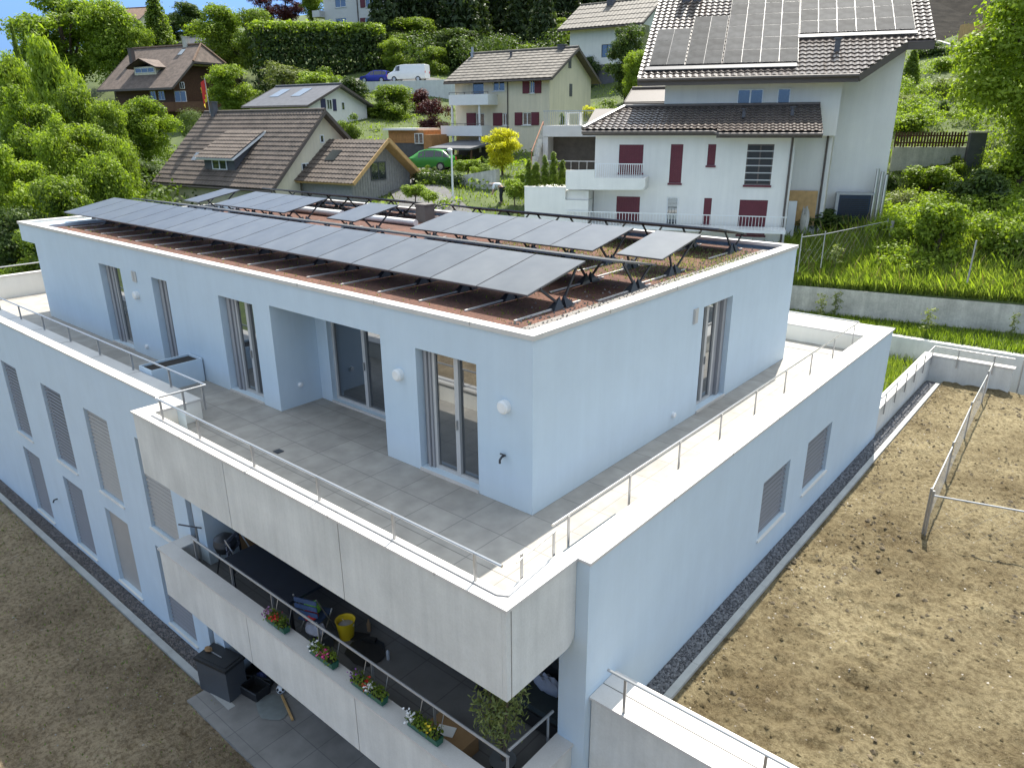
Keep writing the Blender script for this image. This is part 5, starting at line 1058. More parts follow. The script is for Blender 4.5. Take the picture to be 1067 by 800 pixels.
for a in (((333,366),(354,402)),((378,368),(394,412))): y0,y1,z0,z1=rr2(*a); q=MB(); q.box(0,.05,min(y0,y1),max(y0,y1),z0,z1); q.build('shutter',mat('navy_shutter',(.03,.03,.09),.6),w_)
sidewin(H2,0.,rr2((410,378),(425,410)),mull=0)
# ---------------- old chalet: half-hipped roof
f3=Fr(*z1_(640,470),98,14); X0=f3.at(*z1_(430,340))[0]; zE=f3.at(*z1_(640,325),-1.6)[1]; zR=f3.at(*z1_(650,172),5.2)[1]; xR=f3.at(*z1_(745,165),5.2)[0]
H3=empty('timber_chalet',f3.o,f3.yaw,'old timber chalet with a big brown half-hipped roof, dormer and carved balcony','house')
ss=(zR-zE)/6.8; zz=lambda y:zE+(y+1.6)*ss
q=MB(); q.quad((X0,0,-9),(1.2,0,-9),(1.2,0,zz(0)),(X0,0,zz(0))); q.poly([(1.2,0,-9),(1.2,10.4,-9),(1.2,10.4,zz(0)),(1.2,8.2,zz(2.2)),(1.2,2.2,zz(2.2)),(1.2,0,zz(0))]); q.poly([(X0,0,-9),(X0,10.4,-9),(X0,10.4,zz(0)),(X0,5.2,zR-.1),(X0,0,zz(0))]); q.build('wall',M['stucco_warm'],H3)
XL3,XR3=X0-1.7,2.9; yh=2.4; zh=zz(yh)
q=MB()
for dz_ in (0,-.22):
    q.poly([(XL3,-1.6,zE+dz_),(XR3,-1.6,zE+dz_),(XR3,yh,zh+dz_),(xR,5.2,zR+dz_),(XL3,5.2,zR+dz_)]); q.poly([(XL3,12.,zE+dz_),(XR3,12.,zE+dz_),(XR3,10.4-yh,zh+dz_),(xR,5.2,zR+dz_),(XL3,5.2,zR+dz_)]); q.poly([(XR3,yh,zh+dz_),(XR3,10.4-yh,zh+dz_),(xR,5.2,zR+dz_)])
rm=mat('chalet_tile_bands',(.135,.10,.08),.85,.2,1.2,.5,3.,fine=.5); rf=q.build('roof',rm,H3)
q=MB(); q.bar((XL3,-1.62,zE-.1),(XR3,-1.62,zE-.1),.06,.26); q.bar((XR3+.02,-1.6,zE-.1),(XR3+.02,yh,zh-.1),.06,.26); q.bar((XR3+.02,yh,zh-.1),(XR3+.02,10.4-yh,zh-.1),.06,.26); q.bar((XL3-.02,-1.6,zE-.1),(XL3-.02,5.2,zR-.1),.06,.26); q.build('fascia',M['fascia'],rf)
q=MB(); q.tube([(XL3,5.2,zR+.06),(xR,5.2,zR+.06),(XR3,yh,zh+.06)],.16,6); q.tube([(xR,5.2,zR+.06),(XR3,10.4-yh,zh+.06)],.16,6); q.build('ridge',M['tile_chalet'],rf)
q=MB(); q.box(X0-.02,1.22,-.05,-.001,-1.2,zz(0)-.1); q.prism([(0,-1.2),(10.4,-1.2),(10.4,zz(0)-.1),(8.3,zz(2.1)-.15),(2.1,zz(2.1)-.15),(0,zz(0)-.1)],0,1.2,1.26); q.build('timber_facing',M['wooddark'],H3)
r_=f3.rect(*z1_(600,378),*z1_(765,415),-1.4); q=MB(); q.box(r_[0]-1.5,r_[1]-.5,-1.4,-1.3,r_[2],r_[3]); q.box(r_[0]-1.5,r_[1]-.5,-1.29,-.06,r_[2],r_[2]+.15); q.box(1.27,2.6,-1.4,8,r_[2],r_[2]+.15); q.box(2.5,2.6,-1.4,8,r_[2]+.155,r_[3]); q.build('balcony',mat('balcony_wood',(.13,.055,.022),.8),H3)
for a_,b_ in (((650,338),(692,378)),((590,338),(612,372)),((668,305),(685,330)),((560,338),(580,372))): r_=f3.rect(*z1_(*a_),*z1_(*b_)); window(H3,r_,-.16,mull=1,sill=False)
for y_ in (1.6,4.6,7.4): sidewin(H3,1.26,(y_,y_+1.3,1.1,2.6))
for a_,b_ in (((612,440),(628,470)),((640,440),(655,470))): r_=f3.rect(*z1_(*a_),*z1_(*b_)); window(H3,r_,-.12,mull=0,sill=False)
yd=f3.at(*z1_(540,290),0.6)[0]; dx0,dx1=f3.at(*z1_(500,280),.6)[0],f3.at(*z1_(580,280),.6)[0]; zd=f3.at(*z1_(540,248),.6)[1]
q=MB(); q.prism([(.6,zz(.6)-.1),(3.6,zz(3.6)-.1),(3.6,zd+.4),(.6,zd)],0,dx0,dx1); do=q.build('dormer',M['stucco_warm'],H3); window(H3,(dx0+.25,dx1-.25,zz(.6)+.25,zd-.15),.48,mull=2,sill=False)
q=MB(); xm_=(dx0+dx1)/2
for dz_ in (0,-.16):
    q.poly([(dx0-.8,-.1,zd-.1+dz_),(xm_,-.1,zd+1.0+dz_),(xm_,5.0,zd+1.0+dz_),(dx0-.8,3.6,zd-.1+dz_)]); q.poly([(dx1+.8,-.1,zd-.1+dz_),(xm_,-.1,zd+1.0+dz_),(xm_,5.0,zd+1.0+dz_),(dx1+.8,3.6,zd-.1+dz_)])
q.build('dormer_roof',rm,do)
chimney(rf,f3.at(*z1_(690,160),5.2)[0],5.2,zR-.8,zR+1.,.35,'concrete_old'); chimney(rf,f3.at(*z1_(492,230),3)[0],3,zz(3)-.3,zz(3)+1.6,.3,'fascia')
r_=f3.at(*z1_(672,195),4.0)[0]; q=MB(); q.poly([(r_-.4,3.6,zz(3.6)+.06),(r_+.4,3.6,zz(3.6)+.06),(r_+.4,4.5,zz(4.5)+.06),(r_-.4,4.5,zz(4.5)+.06)]); q.build('skylight',M['glass'],rf)
# ---------------- further houses
f4=Fr(*z1_(790,215),118,20); H4,rf=gable('gabled_house',f4,'pale gabled house half hidden by trees right behind the chalet roof','house',-7,1.5,8,-6,.6,3.6,'stucco_white','slate',.6,.6); window(H4,(-.6,.5,-1.2,.1),-.12)
sidewin(H4,1.5,(3,4.2,.2,1.4))
f5=Fr(*z1_(410,100),190,25); H5,rf=gable('hilltop_house',f5,'small beige house with a brown hipped roof on the skyline at the top left','house',0,f5.at(*z1_(490,100))[0]+2.5,8,-12,f5.at(*z1_(450,66))[1],f5.at(*z1_(450,35),4)[1],'stucco_warm','tile_chalet',1.3,1.2); window(H5,f5.rect(*z1_(430,75),*z1_(452,110)),-.12)
f6=Fr(*z2_(352,95),124,12); X1=f6.at(*z2_(606,95))[0]; h6=[R4(f6,z2_((387,-8)[0],-8),z2_(427,28)),R4(f6,z2_(390,68),z2_(430,94)),R4(f6,z2_(500,-4),z2_(532,27)),R4(f6,z2_(500,66),z2_(532,92))]
H6,rf=gable('hillside_house',f6,'pale grey house with wine red shutters at the top edge, above the long clipped hedge','house',0,X1,9,-4,9.5,13,'stucco_grey','tile_brown',.8,.8,holes=h6)
window(H6,h6[0],0,mull=1);window(H6,h6[1],0,mull=1);window(H6,h6[2],0,sh='both',shw=1.);window(H6,h6[3],0,sh='both',shw=1.)
q=MB(); a=f6.at(*z2_(470,0))[0]; q.tube([(a,-.08,9),(a,-.08,-3)],.09,6); q.build('downpipe',M['fascia'],H6); q=MB(); q.box(-1.6,0,-1.2,2,1.2,2.2); q.build('balcony',M['stucco_grey'],H6)
f8=Fr(*z3_(545,250),88,6); X1=f8.at(*z3_(790,250))[0]; zt=f8.at(*z3_(600,92))[1]; hw=[R4(f8,z3_(664,165),z3_(704,213))]
H8,rf=gable('white_block_house',f8,'white house with a low grey corrugated roof and a single dark-framed window, on the skyline','house',0,X1,9,-1.5,zt,f8.at(*z3_(600,25),4.5)[1],'stucco_white','tile_grey',1.0,1.1,4.5,holes=hw,tiled=True,tl=1.2,tw=.5,amp=.05)
window(H8,hw[0],0,fm='darkgrey',mull=1,sill=False); q=MB(); xx=f8.at(*z3_(625,270))[0]; q.box(xx,X1-.0,-.06,-.002,-3,0.1); q.build('plinth',M['slate'],H8); chimney(rf,f8.at(*z3_(700,20),4)[0],4,zt+1,zt+3.4,.4,'slate')
q=MB(); q.box(X1+.01,X1+.06,1.0,3.2,zt-2.4,zt-.3); q.build('side_window',M['glass'],H8)
# low outbuilding between
fa_=Fr(658,119,52,18); H10,rf=gable('outbuilding',fa_,'low white outbuilding with an overhanging dark roof beside the big tiled roof','outbuilding',0,2.6,2.4,-2.5,.9,1.6,'stucco_white','fascia',.5,.4,1.6)
# walls and street
a,b=D(375,97,90),D(474,97,86); rwall('pale grey retaining wall under the parked white van',(a[0],a[1]),(b[0],b[1]),D(425,85.5,90)[2],D(430,99,88)[2]-2,.3,M['concrete'])
a,b=D(481,205,49.5),D(517,200,46.5); rwall('curved grey concrete wall by the lane below the yellow-green tree',(a[0],a[1]),(b[0],b[1]),D(488,183,49)[2],D(490,205,49)[2]-2,.3,M['concrete_old'],zt2=D(517,176,46.5)[2])
a,b=D(434,182,55),D(481,205,49.5); rwall('low lane wall overgrown with dark ivy, left of the curved concrete wall',(a[0],a[1]),(b[0],b[1]),D(434,181,55)[2]+.1,D(434,181,55)[2]-3,.4,M['concrete_old'],zt2=D(482,183,49.5)[2])
def ribbon(name,pts,w_,m,dz=.06,kind='structure'):
    P=[np.array(p[:2]) for p in pts]; V=[];F=[]; Q=[]
    for a,b in zip(P[:-1],P[1:]):
        n=max(2,int(np.hypot(*(b-a))/1.5)); Q+=[a+(b-a)*k/n for k in range(n)]
    Q.append(P[-1])
    for k,p in enumerate(Q):
        t=Q[min(k+1,len(Q)-1)]-Q[max(0,k-1)]; t/=np.hypot(*t)+1e-9; n=np.array([-t[1],t[0]])
        for s in (-1,-.33,.33,1): x=p+n*s*w_/2; V.append((x[0],x[1],hz(*x)+dz))
    for k in range(len(Q)-1):
        for j in range(3): F.append((k*4+j,k*4+j+1,k*4+j+5,k*4+j+4))
    o=meshobj(name,V,F,m); o['kind']=kind; return o
ribbon('lane',[D(470,228,41),D(445,212,46),D(432,196,52),D(428,186,58),D(450,180,62),D(500,178,62)],3.4,M['asphalt'],.12)
ribbon('road',[D(360,92,96),D(425,87,93),D(480,86,90)],5.5,M['asphalt'],.15)
# street lamp
p=D(472,206,45); lp=empty('street_lamp',(p[0],p[1],hz(p[0],p[1])),0,'slim white lamp post with a round head beside the lane','street lamp'); zt=D(472,156,45)[2]-hz(p[0],p[1])
q=MB(); q.tube([(0,0,-.3),(0,0,zt)],[.07,.05],10); q.build('pole',M['whiteframe'],lp,True); q=MB(); q.ball((-.1,-.05,zt+.02),.2,.14,.1,12,6); q.build('lamp_head',M['whiteframe'],lp,True)
# ---------------- vehicles
def vehicle(name,label,cat,loc,rz,paint,st_,wheels,L_,van=False):
    """st_: stations along the length: (x, z_bottom, z_belt, z_roof, half width belt, half width roof)"""
    o=empty(name,loc,rz,label,cat); q=MB(); R=[]
    for (x,zb,zl,zr,wb,wr) in st_:
        R.append(len(q.v)); q.v+=[(x,-wb*.92,zb),(x,-wb,zb+.18),(x,-wb,zl),(x,-wr,zr-.03),(x,-wr*.8,zr),(x,wr*.8,zr),(x,wr,zr-.03),(x,wb,zl),(x,wb,zb+.18),(x,wb*.92,zb)]
    for a,b in zip(R[:-1],R[1:]):
        for j in range(10): q.f.append((a+j,a+(j+1)%10,b+(j+1)%10,b+j)); q.m.append(0)
    q.f+= [tuple(R[0]+j for j in range(10)),tuple(R[-1]+9-j for j in range(10))]; q.m+=[0,0]
    body=q.build('body',paint,o,True)
    g=MB()
    for a,b in zip(st_[:-1],st_[1:]):
        if a[3]-a[2]>.25 and b[3]-b[2]>.12 or b[3]-b[2]>.25 and a[3]-a[2]>.12:
            if van and a[0]<0.55: continue
            for s in (-1,1):
                def P_(t,k,e=.012): w__=t[4]+(t[5]-t[4])*k; return (t[0],s*(w__+e),t[2]+(t[3]-t[2])*k)
                a2=tuple(np.array(a)*.95+np.array(b)*.05); b2=tuple(np.array(b)*.95+np.array(a)*.05)
                g.quad(P_(a2,.10),P_(b2,.10),P_(b2,.84),P_(a2,.84))
        dr=abs(b[3]-a[3])
        if dr>.3 and max(a[3]-a[2],b[3]-b[2])>.3:
            lo_,hi=(a,b) if a[3]<b[3] else (b,a); e=.014 if lo_[0]>hi[0] else -.014
            g.quad((lo_[0]*.9+hi[0]*.1+e,-lo_[5]*.86,lo_[3]+.1*dr+.02),(lo_[0]*.9+hi[0]*.1+e,lo_[5]*.86,lo_[3]+.1*dr+.02),(hi[0]*.9+lo_[0]*.1+e,hi[5]*.82,hi[3]-.1*dr+.02),(hi[0]*.9+lo_[0]*.1+e,-hi[5]*.82,hi[3]-.1*dr+.02))
    g.build('car_window',M['carglass'],o)
    wb=st_[len(st_)//2][4]; wm=None
    for x in wheels:
        for s in (-1,1):
            r_=.34; t=MB(); lathe(t,[(.001,-.11),(r_*.62,-.11),(r_,-.09),(r_,.09),(r_*.62,.11),(.001,.11)],18)
            if wm is None:
                wm=t.build('wheel',M['tyre'],o,True,(x,s*(wb-.09),r_)); wm.rotation_euler=(radians(90),0,0); t=MB(); lathe(t,[(.001,-.118),(r_*.6,-.114),(r_*.6,.114),(.001,.118)],14); rm_=t.build('rim',M['rim'],wm,True)
            else: w2=inst(wm,o,(x,s*(wb-.09),r_)); w2.rotation_euler=(radians(90),0,0); inst(rm_,w2)
    f_,b_=st_[-1],st_[0]
    for s in (-1,1):
        q=MB(); q.box(f_[0]-.12,f_[0]+.02,s*f_[4]*.72-.15,s*f_[4]*.72+.15,f_[2]-.16,f_[2]-.02); q.build('headlight',M['whiteframe'],o)
        q=MB(); q.box(b_[0]-.02,b_[0]+.08,s*b_[4]*.8-.1,s*b_[4]*.8+.1,b_[2]-.15,b_[2]+.08); q.build('taillight',M['red'],o)
    q=MB(); q.box(f_[0]-.1,f_[0]+.04,-f_[4]*.9,f_[4]*.9,f_[1]+.02,f_[1]+.2); q.build('bumper',M['black'],o)
    return o
suv=[(-2.25,.4,.92,.96,.78,.70),(-2.12,.32,1.0,1.12,.86,.64),(-1.55,.28,1.02,1.54,.91,.60),(-.9,.26,1.0,1.62,.93,.60),(-.1,.25,.97,1.62,.93,.60),(.45,.25,.95,1.47,.93,.60),(1.2,.25,.94,.98,.92,.76),(2.0,.28,.80,.85,.86,.72),(2.25,.35,.62,.66,.76,.64)]
vanst=[(-2.5,.4,1.15,1.95,.94,.84),(-2.42,.35,1.2,2.0,.97,.86),(0.3,.32,1.2,2.02,.98,.86),(.75,.32,1.2,1.98,.98,.85),(1.25,.32,1.18,1.88,.97,.82),(1.75,.32,1.12,1.28,.96,.82),(2.35,.35,.95,1.02,.92,.8),(2.5,.42,.7,.75,.86,.75)]
small=[(-1.9,.35,.85,.95,.76,.66),(-1.8,.3,.9,1.35,.82,.6),(-1.3,.28,.9,1.48,.85,.62),(-.1,.25,.9,1.5,.86,.62),(.4,.25,.9,1.38,.86,.62),(1.0,.25,.9,.95,.86,.7),(1.75,.28,.78,.83,.8,.68),(1.95,.35,.6,.64,.72,.62)]
def vpos(px,py,d): p=D(px,py,d); return (p[0],p[1],max(hz(p[0],p[1])+.1,p[2]))
# heading: the vehicles face left in the photo
HL=atan2(-RX[1],-RX[0])
vehicle('parked_van','white panel van parked on the road above the grey retaining wall','van',vpos(426,86.0,91),HL-.25,M['van'],vanst,(-1.6,1.55),5,True)
vehicle('parked_car','small dark blue car parked in front of the white van','car',vpos(392,88.5,93),HL-.3,M['blue'],small,(-1.2,1.2),4)
vehicle('parked_car','bright green car parked on the lane in front of the dark carport','car',vpos(445,177.5,58.5),HL-.2,M['green'],suv,(-1.4,1.4),4.5)
# ---------------- person bending over in the garden
pp_=D(523,209,43.5); P0=(pp_[0],pp_[1],hz(pp_[0],pp_[1])); PR=empty('person',P0,HL-.1,'person in a white top and dark trousers bending forward beside the yellow shrub','person')
def skin(name,js,ed,rad,m,parent,sub=2):
    me=bpy.data.meshes.new(name); me.from_pydata(js,ed,[]); me.materials.append(m); o=bpy.data.objects.new(name,me); COL.objects.link(o); o.parent=parent
    sk_=o.modifiers.new('skin','SKIN'); 
    for v,r_ in zip(me.skin_vertices[0].data,rad): v.radius=(r_,r_)
    me.skin_vertices[0].data[0].use_root=True
    o.modifiers.new('sub','SUBSURF').levels=sub; o.modifiers['sub'].render_levels=sub
    return o
J=[(0,0,.92),(.18,0,1.08),(.40,0,1.16),(.52,0,1.16),(.60,0,1.12),(.70,0,1.06),
   (-.02,.1,.86),(.04,.13,.48),(-.02,.13,.08),(.14,.14,.04),(-.02,-.1,.86),(.10,-.13,.48),(.06,-.13,.08),(.22,-.14,.04),
   (.43,.18,1.12),(.48,.24,.84),(.56,.20,.60),(.59,.19,.51),(.43,-.18,1.12),(.48,-.24,.84),(.56,-.20,.60),(.59,-.19,.51)]
E_=[(0,1),(1,2),(2,3),(3,4),(4,5),(0,6),(6,7),(7,8),(8,9),(0,10),(10,11),(11,12),(12,13),(2,14),(14,15),(15,16),(16,17),(2,18),(18,19),(19,20),(20,21)]
RD=[.15,.15,.15,.06,.06,.10,.10,.07,.05,.04,.10,.07,.05,.04,.07,.05,.04,.035,.07,.05,.04,.035]
skin('body',J,E_,RD,M['skin'],PR)
sub_=lambda idx:( [J[i] for i in idx],)
skin('trousers',[J[0],J[6],J[7],J[8],J[10],J[11],J[12]],[(0,1),(1,2),(2,3),(0,4),(4,5),(5,6)],[.17,.125,.095,.075,.125,.095,.075],M['jeans'],PR)
skin('shirt',[(.05,0,.98),J[1],J[2],J[14],J[15],J[18],J[19]],[(0,1),(1,2),(2,3),(3,4),(2,5),(5,6)],[.175,.18,.18,.10,.07,.10,.07],M['shirt'],PR)
q=MB(); q.ball((.685,0,1.09),.115,.105,.11,14,8); q.build('hair',mat('grey_hair',(.30,.28,.26),.9),PR,True)
for y in (.13,-.13): q=MB(); q.ball((.05 if y>0 else .12,y,.05),.14,.055,.05,10,6); q.build('shoe',M['black'],PR,True)
# wire garden fence at the edge of the tall grass
a,b,c=D(856,272,31.5),D(921,256,35.),D(832,276,30.5)
wirefence('wire fence with a thin rail along the tall grass towards the heat pump',[tuple(c),tuple(a),tuple(b)],1.15,mesh=.42,wt=.003)
for px,py0,py1,d,lab in ((925,229,260,34.6,'weathered wooden post where the garden wire fence ends'),(981,220,236,36,'short wooden post in the tall grass on the path'),(1011,249,279,29,'thin pale metal stake in front of the dense bushes')):
    a=D(px,py1,d); h=D(px,py0,d)[2]-a[2]; q=MB(); q.tube([(0,0,-.6),(0.02,0,h)],.08 if 'wood' in lab else .035,8); o=q.build('wooden_post' if 'wood' in lab else 'metal_stake',M['boards'] if 'wood' in lab else M['galv'],smooth=True); o.location=a; tag(o,lab,'post' if 'wood' in lab else 'stake')
# ================================================================== trees and plants
def lobes_round(seed,n,R,H0,H1,lr,sub=6):
    r=np.random.default_rng(seed); out=[]
    for k in range(n):
        d=r.normal(0,1,3); d/=np.linalg.norm(d); u=r.uniform(.45,.95)
        z=(H0+H1)/2+d[2]*(H1-H0)/2*u; f=R*u*(1. if z>H0+.25*(H1-H0) else .8)
        s=lr*r.uniform(.7,1.25); c=np.array([d[0]*f,d[1]*f,z])
        for j in range(sub):
            e=r.normal(0,1,3); e/=np.linalg.norm(e); e[2]=abs(e[2])*.7 if r.random()<.7 else e[2]; t=s*r.uniform(.45,.72); p=c+e*s*r.uniform(.4,.9); out.append((*p,t,t,t*.75))
    return out
PROTO={}
def proto(name,lobes,n,size,leaf,trunk_h,trunk_r,seed,limbs=7,**kw):
    "unit tree: crown mesh + trunk mesh; copies share both"
    PROTO[name]=(leafcloud('crown_'+name,n,lobes,size,seed,LF[leaf],**kw),None,lobes,trunk_h,trunk_r,limbs,seed)
    q=MB(); r=random.Random(seed); top=max(l[2] for l in lobes)*.8
    q.tube([(0,0,-1.5),(0,0,trunk_h*.5),(.05,.05,trunk_h),(.0,.1,top)],[trunk_r*1.3,trunk_r,trunk_r*.8,trunk_r*.2],8)
    for k in range(limbs):
        l=r.choice(lobes); z0=trunk_h*r.uniform(.7,1.1); q.tube([(0,0,z0),(l[0]*.4,l[1]*.4,z0+(l[2]-z0)*.55),(l[0]*.9,l[1]*.9,l[2])],[trunk_r*.5,trunk_r*.3,trunk_r*.08],6)
    o=q.build('trunk_'+name,M['bark'],None,True); me=o.data; bpy.data.objects.remove(o)
    b=np.array([(l[0]-l[3],l[0]+l[3],l[1]-l[4],l[1]+l[4],l[2]+l[5]) for l in lobes]); wid=(b[:,1].max()-b[:,0].min()+b[:,3].max()-b[:,2].min())/2
    PROTO[name]=(PROTO[name][0],me,wid,b[:,4].max())
# broadleaf kinds: height about 10, width about 8
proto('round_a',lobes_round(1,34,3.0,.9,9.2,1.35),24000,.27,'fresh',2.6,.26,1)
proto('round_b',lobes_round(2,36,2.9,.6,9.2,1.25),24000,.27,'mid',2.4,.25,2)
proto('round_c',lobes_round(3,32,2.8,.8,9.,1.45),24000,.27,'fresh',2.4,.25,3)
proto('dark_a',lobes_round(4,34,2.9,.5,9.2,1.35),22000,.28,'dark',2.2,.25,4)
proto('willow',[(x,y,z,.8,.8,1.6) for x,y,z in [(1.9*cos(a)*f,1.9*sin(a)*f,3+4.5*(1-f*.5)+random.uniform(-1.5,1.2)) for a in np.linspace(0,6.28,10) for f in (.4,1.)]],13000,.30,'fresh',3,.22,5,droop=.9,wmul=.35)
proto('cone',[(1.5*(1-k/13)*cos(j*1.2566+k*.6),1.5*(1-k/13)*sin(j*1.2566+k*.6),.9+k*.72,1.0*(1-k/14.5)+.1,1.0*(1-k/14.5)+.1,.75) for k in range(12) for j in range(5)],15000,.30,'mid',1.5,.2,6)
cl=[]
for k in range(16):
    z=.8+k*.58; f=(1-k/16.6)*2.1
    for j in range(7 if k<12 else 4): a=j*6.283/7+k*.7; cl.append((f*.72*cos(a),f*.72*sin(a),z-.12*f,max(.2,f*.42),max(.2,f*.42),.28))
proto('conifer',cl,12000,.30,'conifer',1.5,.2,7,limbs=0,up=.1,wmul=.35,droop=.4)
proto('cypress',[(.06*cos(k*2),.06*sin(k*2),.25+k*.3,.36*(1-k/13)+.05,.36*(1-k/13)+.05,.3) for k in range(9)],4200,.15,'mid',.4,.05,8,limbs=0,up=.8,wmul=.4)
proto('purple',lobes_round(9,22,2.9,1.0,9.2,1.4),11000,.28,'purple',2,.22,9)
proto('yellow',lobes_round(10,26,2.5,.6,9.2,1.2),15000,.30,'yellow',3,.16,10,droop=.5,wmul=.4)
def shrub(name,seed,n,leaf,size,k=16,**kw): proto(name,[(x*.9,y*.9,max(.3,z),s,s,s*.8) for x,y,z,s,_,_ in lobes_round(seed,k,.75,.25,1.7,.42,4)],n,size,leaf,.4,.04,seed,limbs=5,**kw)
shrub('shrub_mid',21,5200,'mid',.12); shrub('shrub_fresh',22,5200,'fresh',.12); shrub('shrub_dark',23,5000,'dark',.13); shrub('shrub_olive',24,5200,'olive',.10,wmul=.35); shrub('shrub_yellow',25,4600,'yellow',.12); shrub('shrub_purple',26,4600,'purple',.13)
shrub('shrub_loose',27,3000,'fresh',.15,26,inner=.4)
proto('topiary',[(0,0,1.05,.95,.95,.95)],9000,.08,'dark',.3,.06,28,limbs=0,inner=.03)
rt=random.Random(99)
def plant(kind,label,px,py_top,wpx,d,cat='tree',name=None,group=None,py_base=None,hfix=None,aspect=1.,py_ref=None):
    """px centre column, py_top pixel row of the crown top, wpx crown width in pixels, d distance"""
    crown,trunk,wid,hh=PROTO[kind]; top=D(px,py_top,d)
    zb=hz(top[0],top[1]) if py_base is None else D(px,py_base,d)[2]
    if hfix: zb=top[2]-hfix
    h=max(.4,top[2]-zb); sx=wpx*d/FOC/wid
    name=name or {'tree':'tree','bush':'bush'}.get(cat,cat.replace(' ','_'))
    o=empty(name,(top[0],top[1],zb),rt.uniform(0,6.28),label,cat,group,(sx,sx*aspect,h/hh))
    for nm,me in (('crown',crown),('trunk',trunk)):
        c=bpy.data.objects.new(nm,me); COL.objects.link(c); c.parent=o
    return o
T=plant
# left hand mass of broadleaf trees
T('round_a','largest round bright green tree at the top left, against the sky',56,-16,124,108)
T('round_c','round bright tree right beside the largest one, left of the chalet roof',104,-4,76,106)
T('round_a','pale green tree in front of the tall cone-shaped tree, below the hilltop house',141,20,36,106)
T('dark_a','dark broad tree behind the chalet chimney on the skyline',176,14,44,138)
T('round_b','mid-green tree between the chalet ridge and the clipped hedge',246,34,40,108)
T('willow','pale feathery tree in front of the largest round tree, near the left edge',45,38,66,62)
T('round_c','yellow-green tree cut by the left edge beside the feathery tree',6,52,56,64)
T('round_b','dense dark-hearted tree below the feathery tree, left of the chalet',72,86,56,60)
T('round_a','wide bright tree touching the left edge, below the yellow-green one',22,88,78,56)
T('round_c','dome-shaped bright tree whose crown stands just left of the farmhouse roof',146,100,64,68)
T('round_b','bushy mid-green tree in the middle of the left tree mass',82,128,80,52)
T('round_b','rounded mid-green tree below the chalet eave, left of the dome-shaped one',110,104,48,60)
T('round_a','low bright tree on the left edge just above the terrace corner',12,150,84,47)
T('round_c','light green tree right behind the left end of the solar panels',100,158,72,47)
T('round_a','bright tree low in the mass, right of the wide bright edge tree',52,118,64,50)
T('round_c','light tree below the dome-shaped tree, left of the farmhouse eave',116,140,48,52)
T('dark_a','dark green tree filling the gap beside the farmhouse eave',150,168,46,64)
T('round_b','lower leafy tree overlapping the left end of the flat roof',52,182,86,44)
T('dark_a','dark tree at the foot of the tree mass on the left edge',8,216,80,42)
T('round_b','lowest dark leafy tree right above the terrace railing at the left',40,232,90,40)
T('dark_a','shadowed tree under the roof overhang at the left end of the block',92,214,60,42)
T('cone','tall dark conical conifer at the left edge on the skyline',11,24,18,82,group=None)
T('cone','upright cone-shaped green tree right of the hilltop house',158,-10,50,112)
T('round_c','light green tree at the top, behind the chalet chimney',228,3,64,108)
T('round_b','leafy tree right of the chalet, left of the clipped hedge',262,8,54,103)
T('dark_a','dark tree on the skyline between the cone tree and the chalet ridge',196,2,44,135)
T('purple','purple-leaved tree at the top edge, left of the hillside house',296,-14,40,128)
T('purple','second purple-leaved tree beside the pale tree at the top edge',270,-8,30,130)
T('fresh' if False else 'round_c','yellow-green tree at the top edge just left of the hillside house',322,-18,30,127)
T('round_b','domed clipped tree standing right of the chalet balcony',237,67,58,88)
T('topiary','small dark clipped ball tree at the foot of the chalet',198,116,27,80,'tree',hfix=3.2)
T('shrub_olive','grey-green bush in front of the long clipped hedge',294,64,50,92,'bush',hfix=4)
T('shrub_fresh','bright bush right of the grey-green bush, above the solar-roofed house',326,74,34,86,'bush',hfix=3)
T('round_b','large leafy bush-like tree below the road, left of the purple shrubs',408,88,56,77,hfix=5)
T('purple','dark red-leaved tree beside the cream house balconies',452,102,40,70,hfix=5)
T('shrub_purple','purple shrub below the grey wall under the van',437,92,26,80,'bush',hfix=3)
T('shrub_fresh','light shrub on the bank right above the solar-roofed house',385,106,40,78,'bush',hfix=2.5)
T('shrub_mid','low shrub behind the farmhouse annex gable',362,118,26,66,'bush',hfix=3)
T('shrub_mid','round green bush between the grey-green bush and the road',346,70,42,91,'bush',hfix=4)
T('shrub_dark','dark bush beside the left end of the grey wall under the vehicles',366,80,36,86,'bush',hfix=3)
# long clipped hedge on the hill
h0=D(276,82,101);h1=D(402,84,104); hd=empty('hedge',(h0[0],h0[1],h0[2]-3),atan2(h1[1]-h0[1],h1[0]-h0[0]),'long tall dark clipped hedge below the hillside house','hedge'); L_=float(np.hypot(*(h1-h0)[:2])); ht=D(330,27,103)[2]-h0[2]+3
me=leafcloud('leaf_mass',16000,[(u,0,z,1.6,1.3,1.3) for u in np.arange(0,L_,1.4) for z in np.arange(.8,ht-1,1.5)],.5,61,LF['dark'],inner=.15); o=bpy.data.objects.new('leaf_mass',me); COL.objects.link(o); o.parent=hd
me=leafcloud('painted_sunny_top',4200,[(u,0.1*sin(u),ht-.7,1.5,1.3,.8) for u in np.arange(0,L_,1.2)],.45,62,LF['fresh'],inner=.15); o=bpy.data.objects.new('painted_sunny_top',me); COL.objects.link(o); o.parent=hd  # brighter leaf colour paints sunlight onto the top of the dark hedge
q=MB()
for u in np.arange(0,L_,2.2): q.tube([(u,0,-2),(u,0,ht*.8)],.12,5)
q.build('stem',M['bark'],hd)
T('round_b','broad leafy tree right of the clipped hedge, behind the white van',428,18,64,104)
T('dark_a','dark broad tree between the leafy tree and the cream house roof',478,30,60,100)
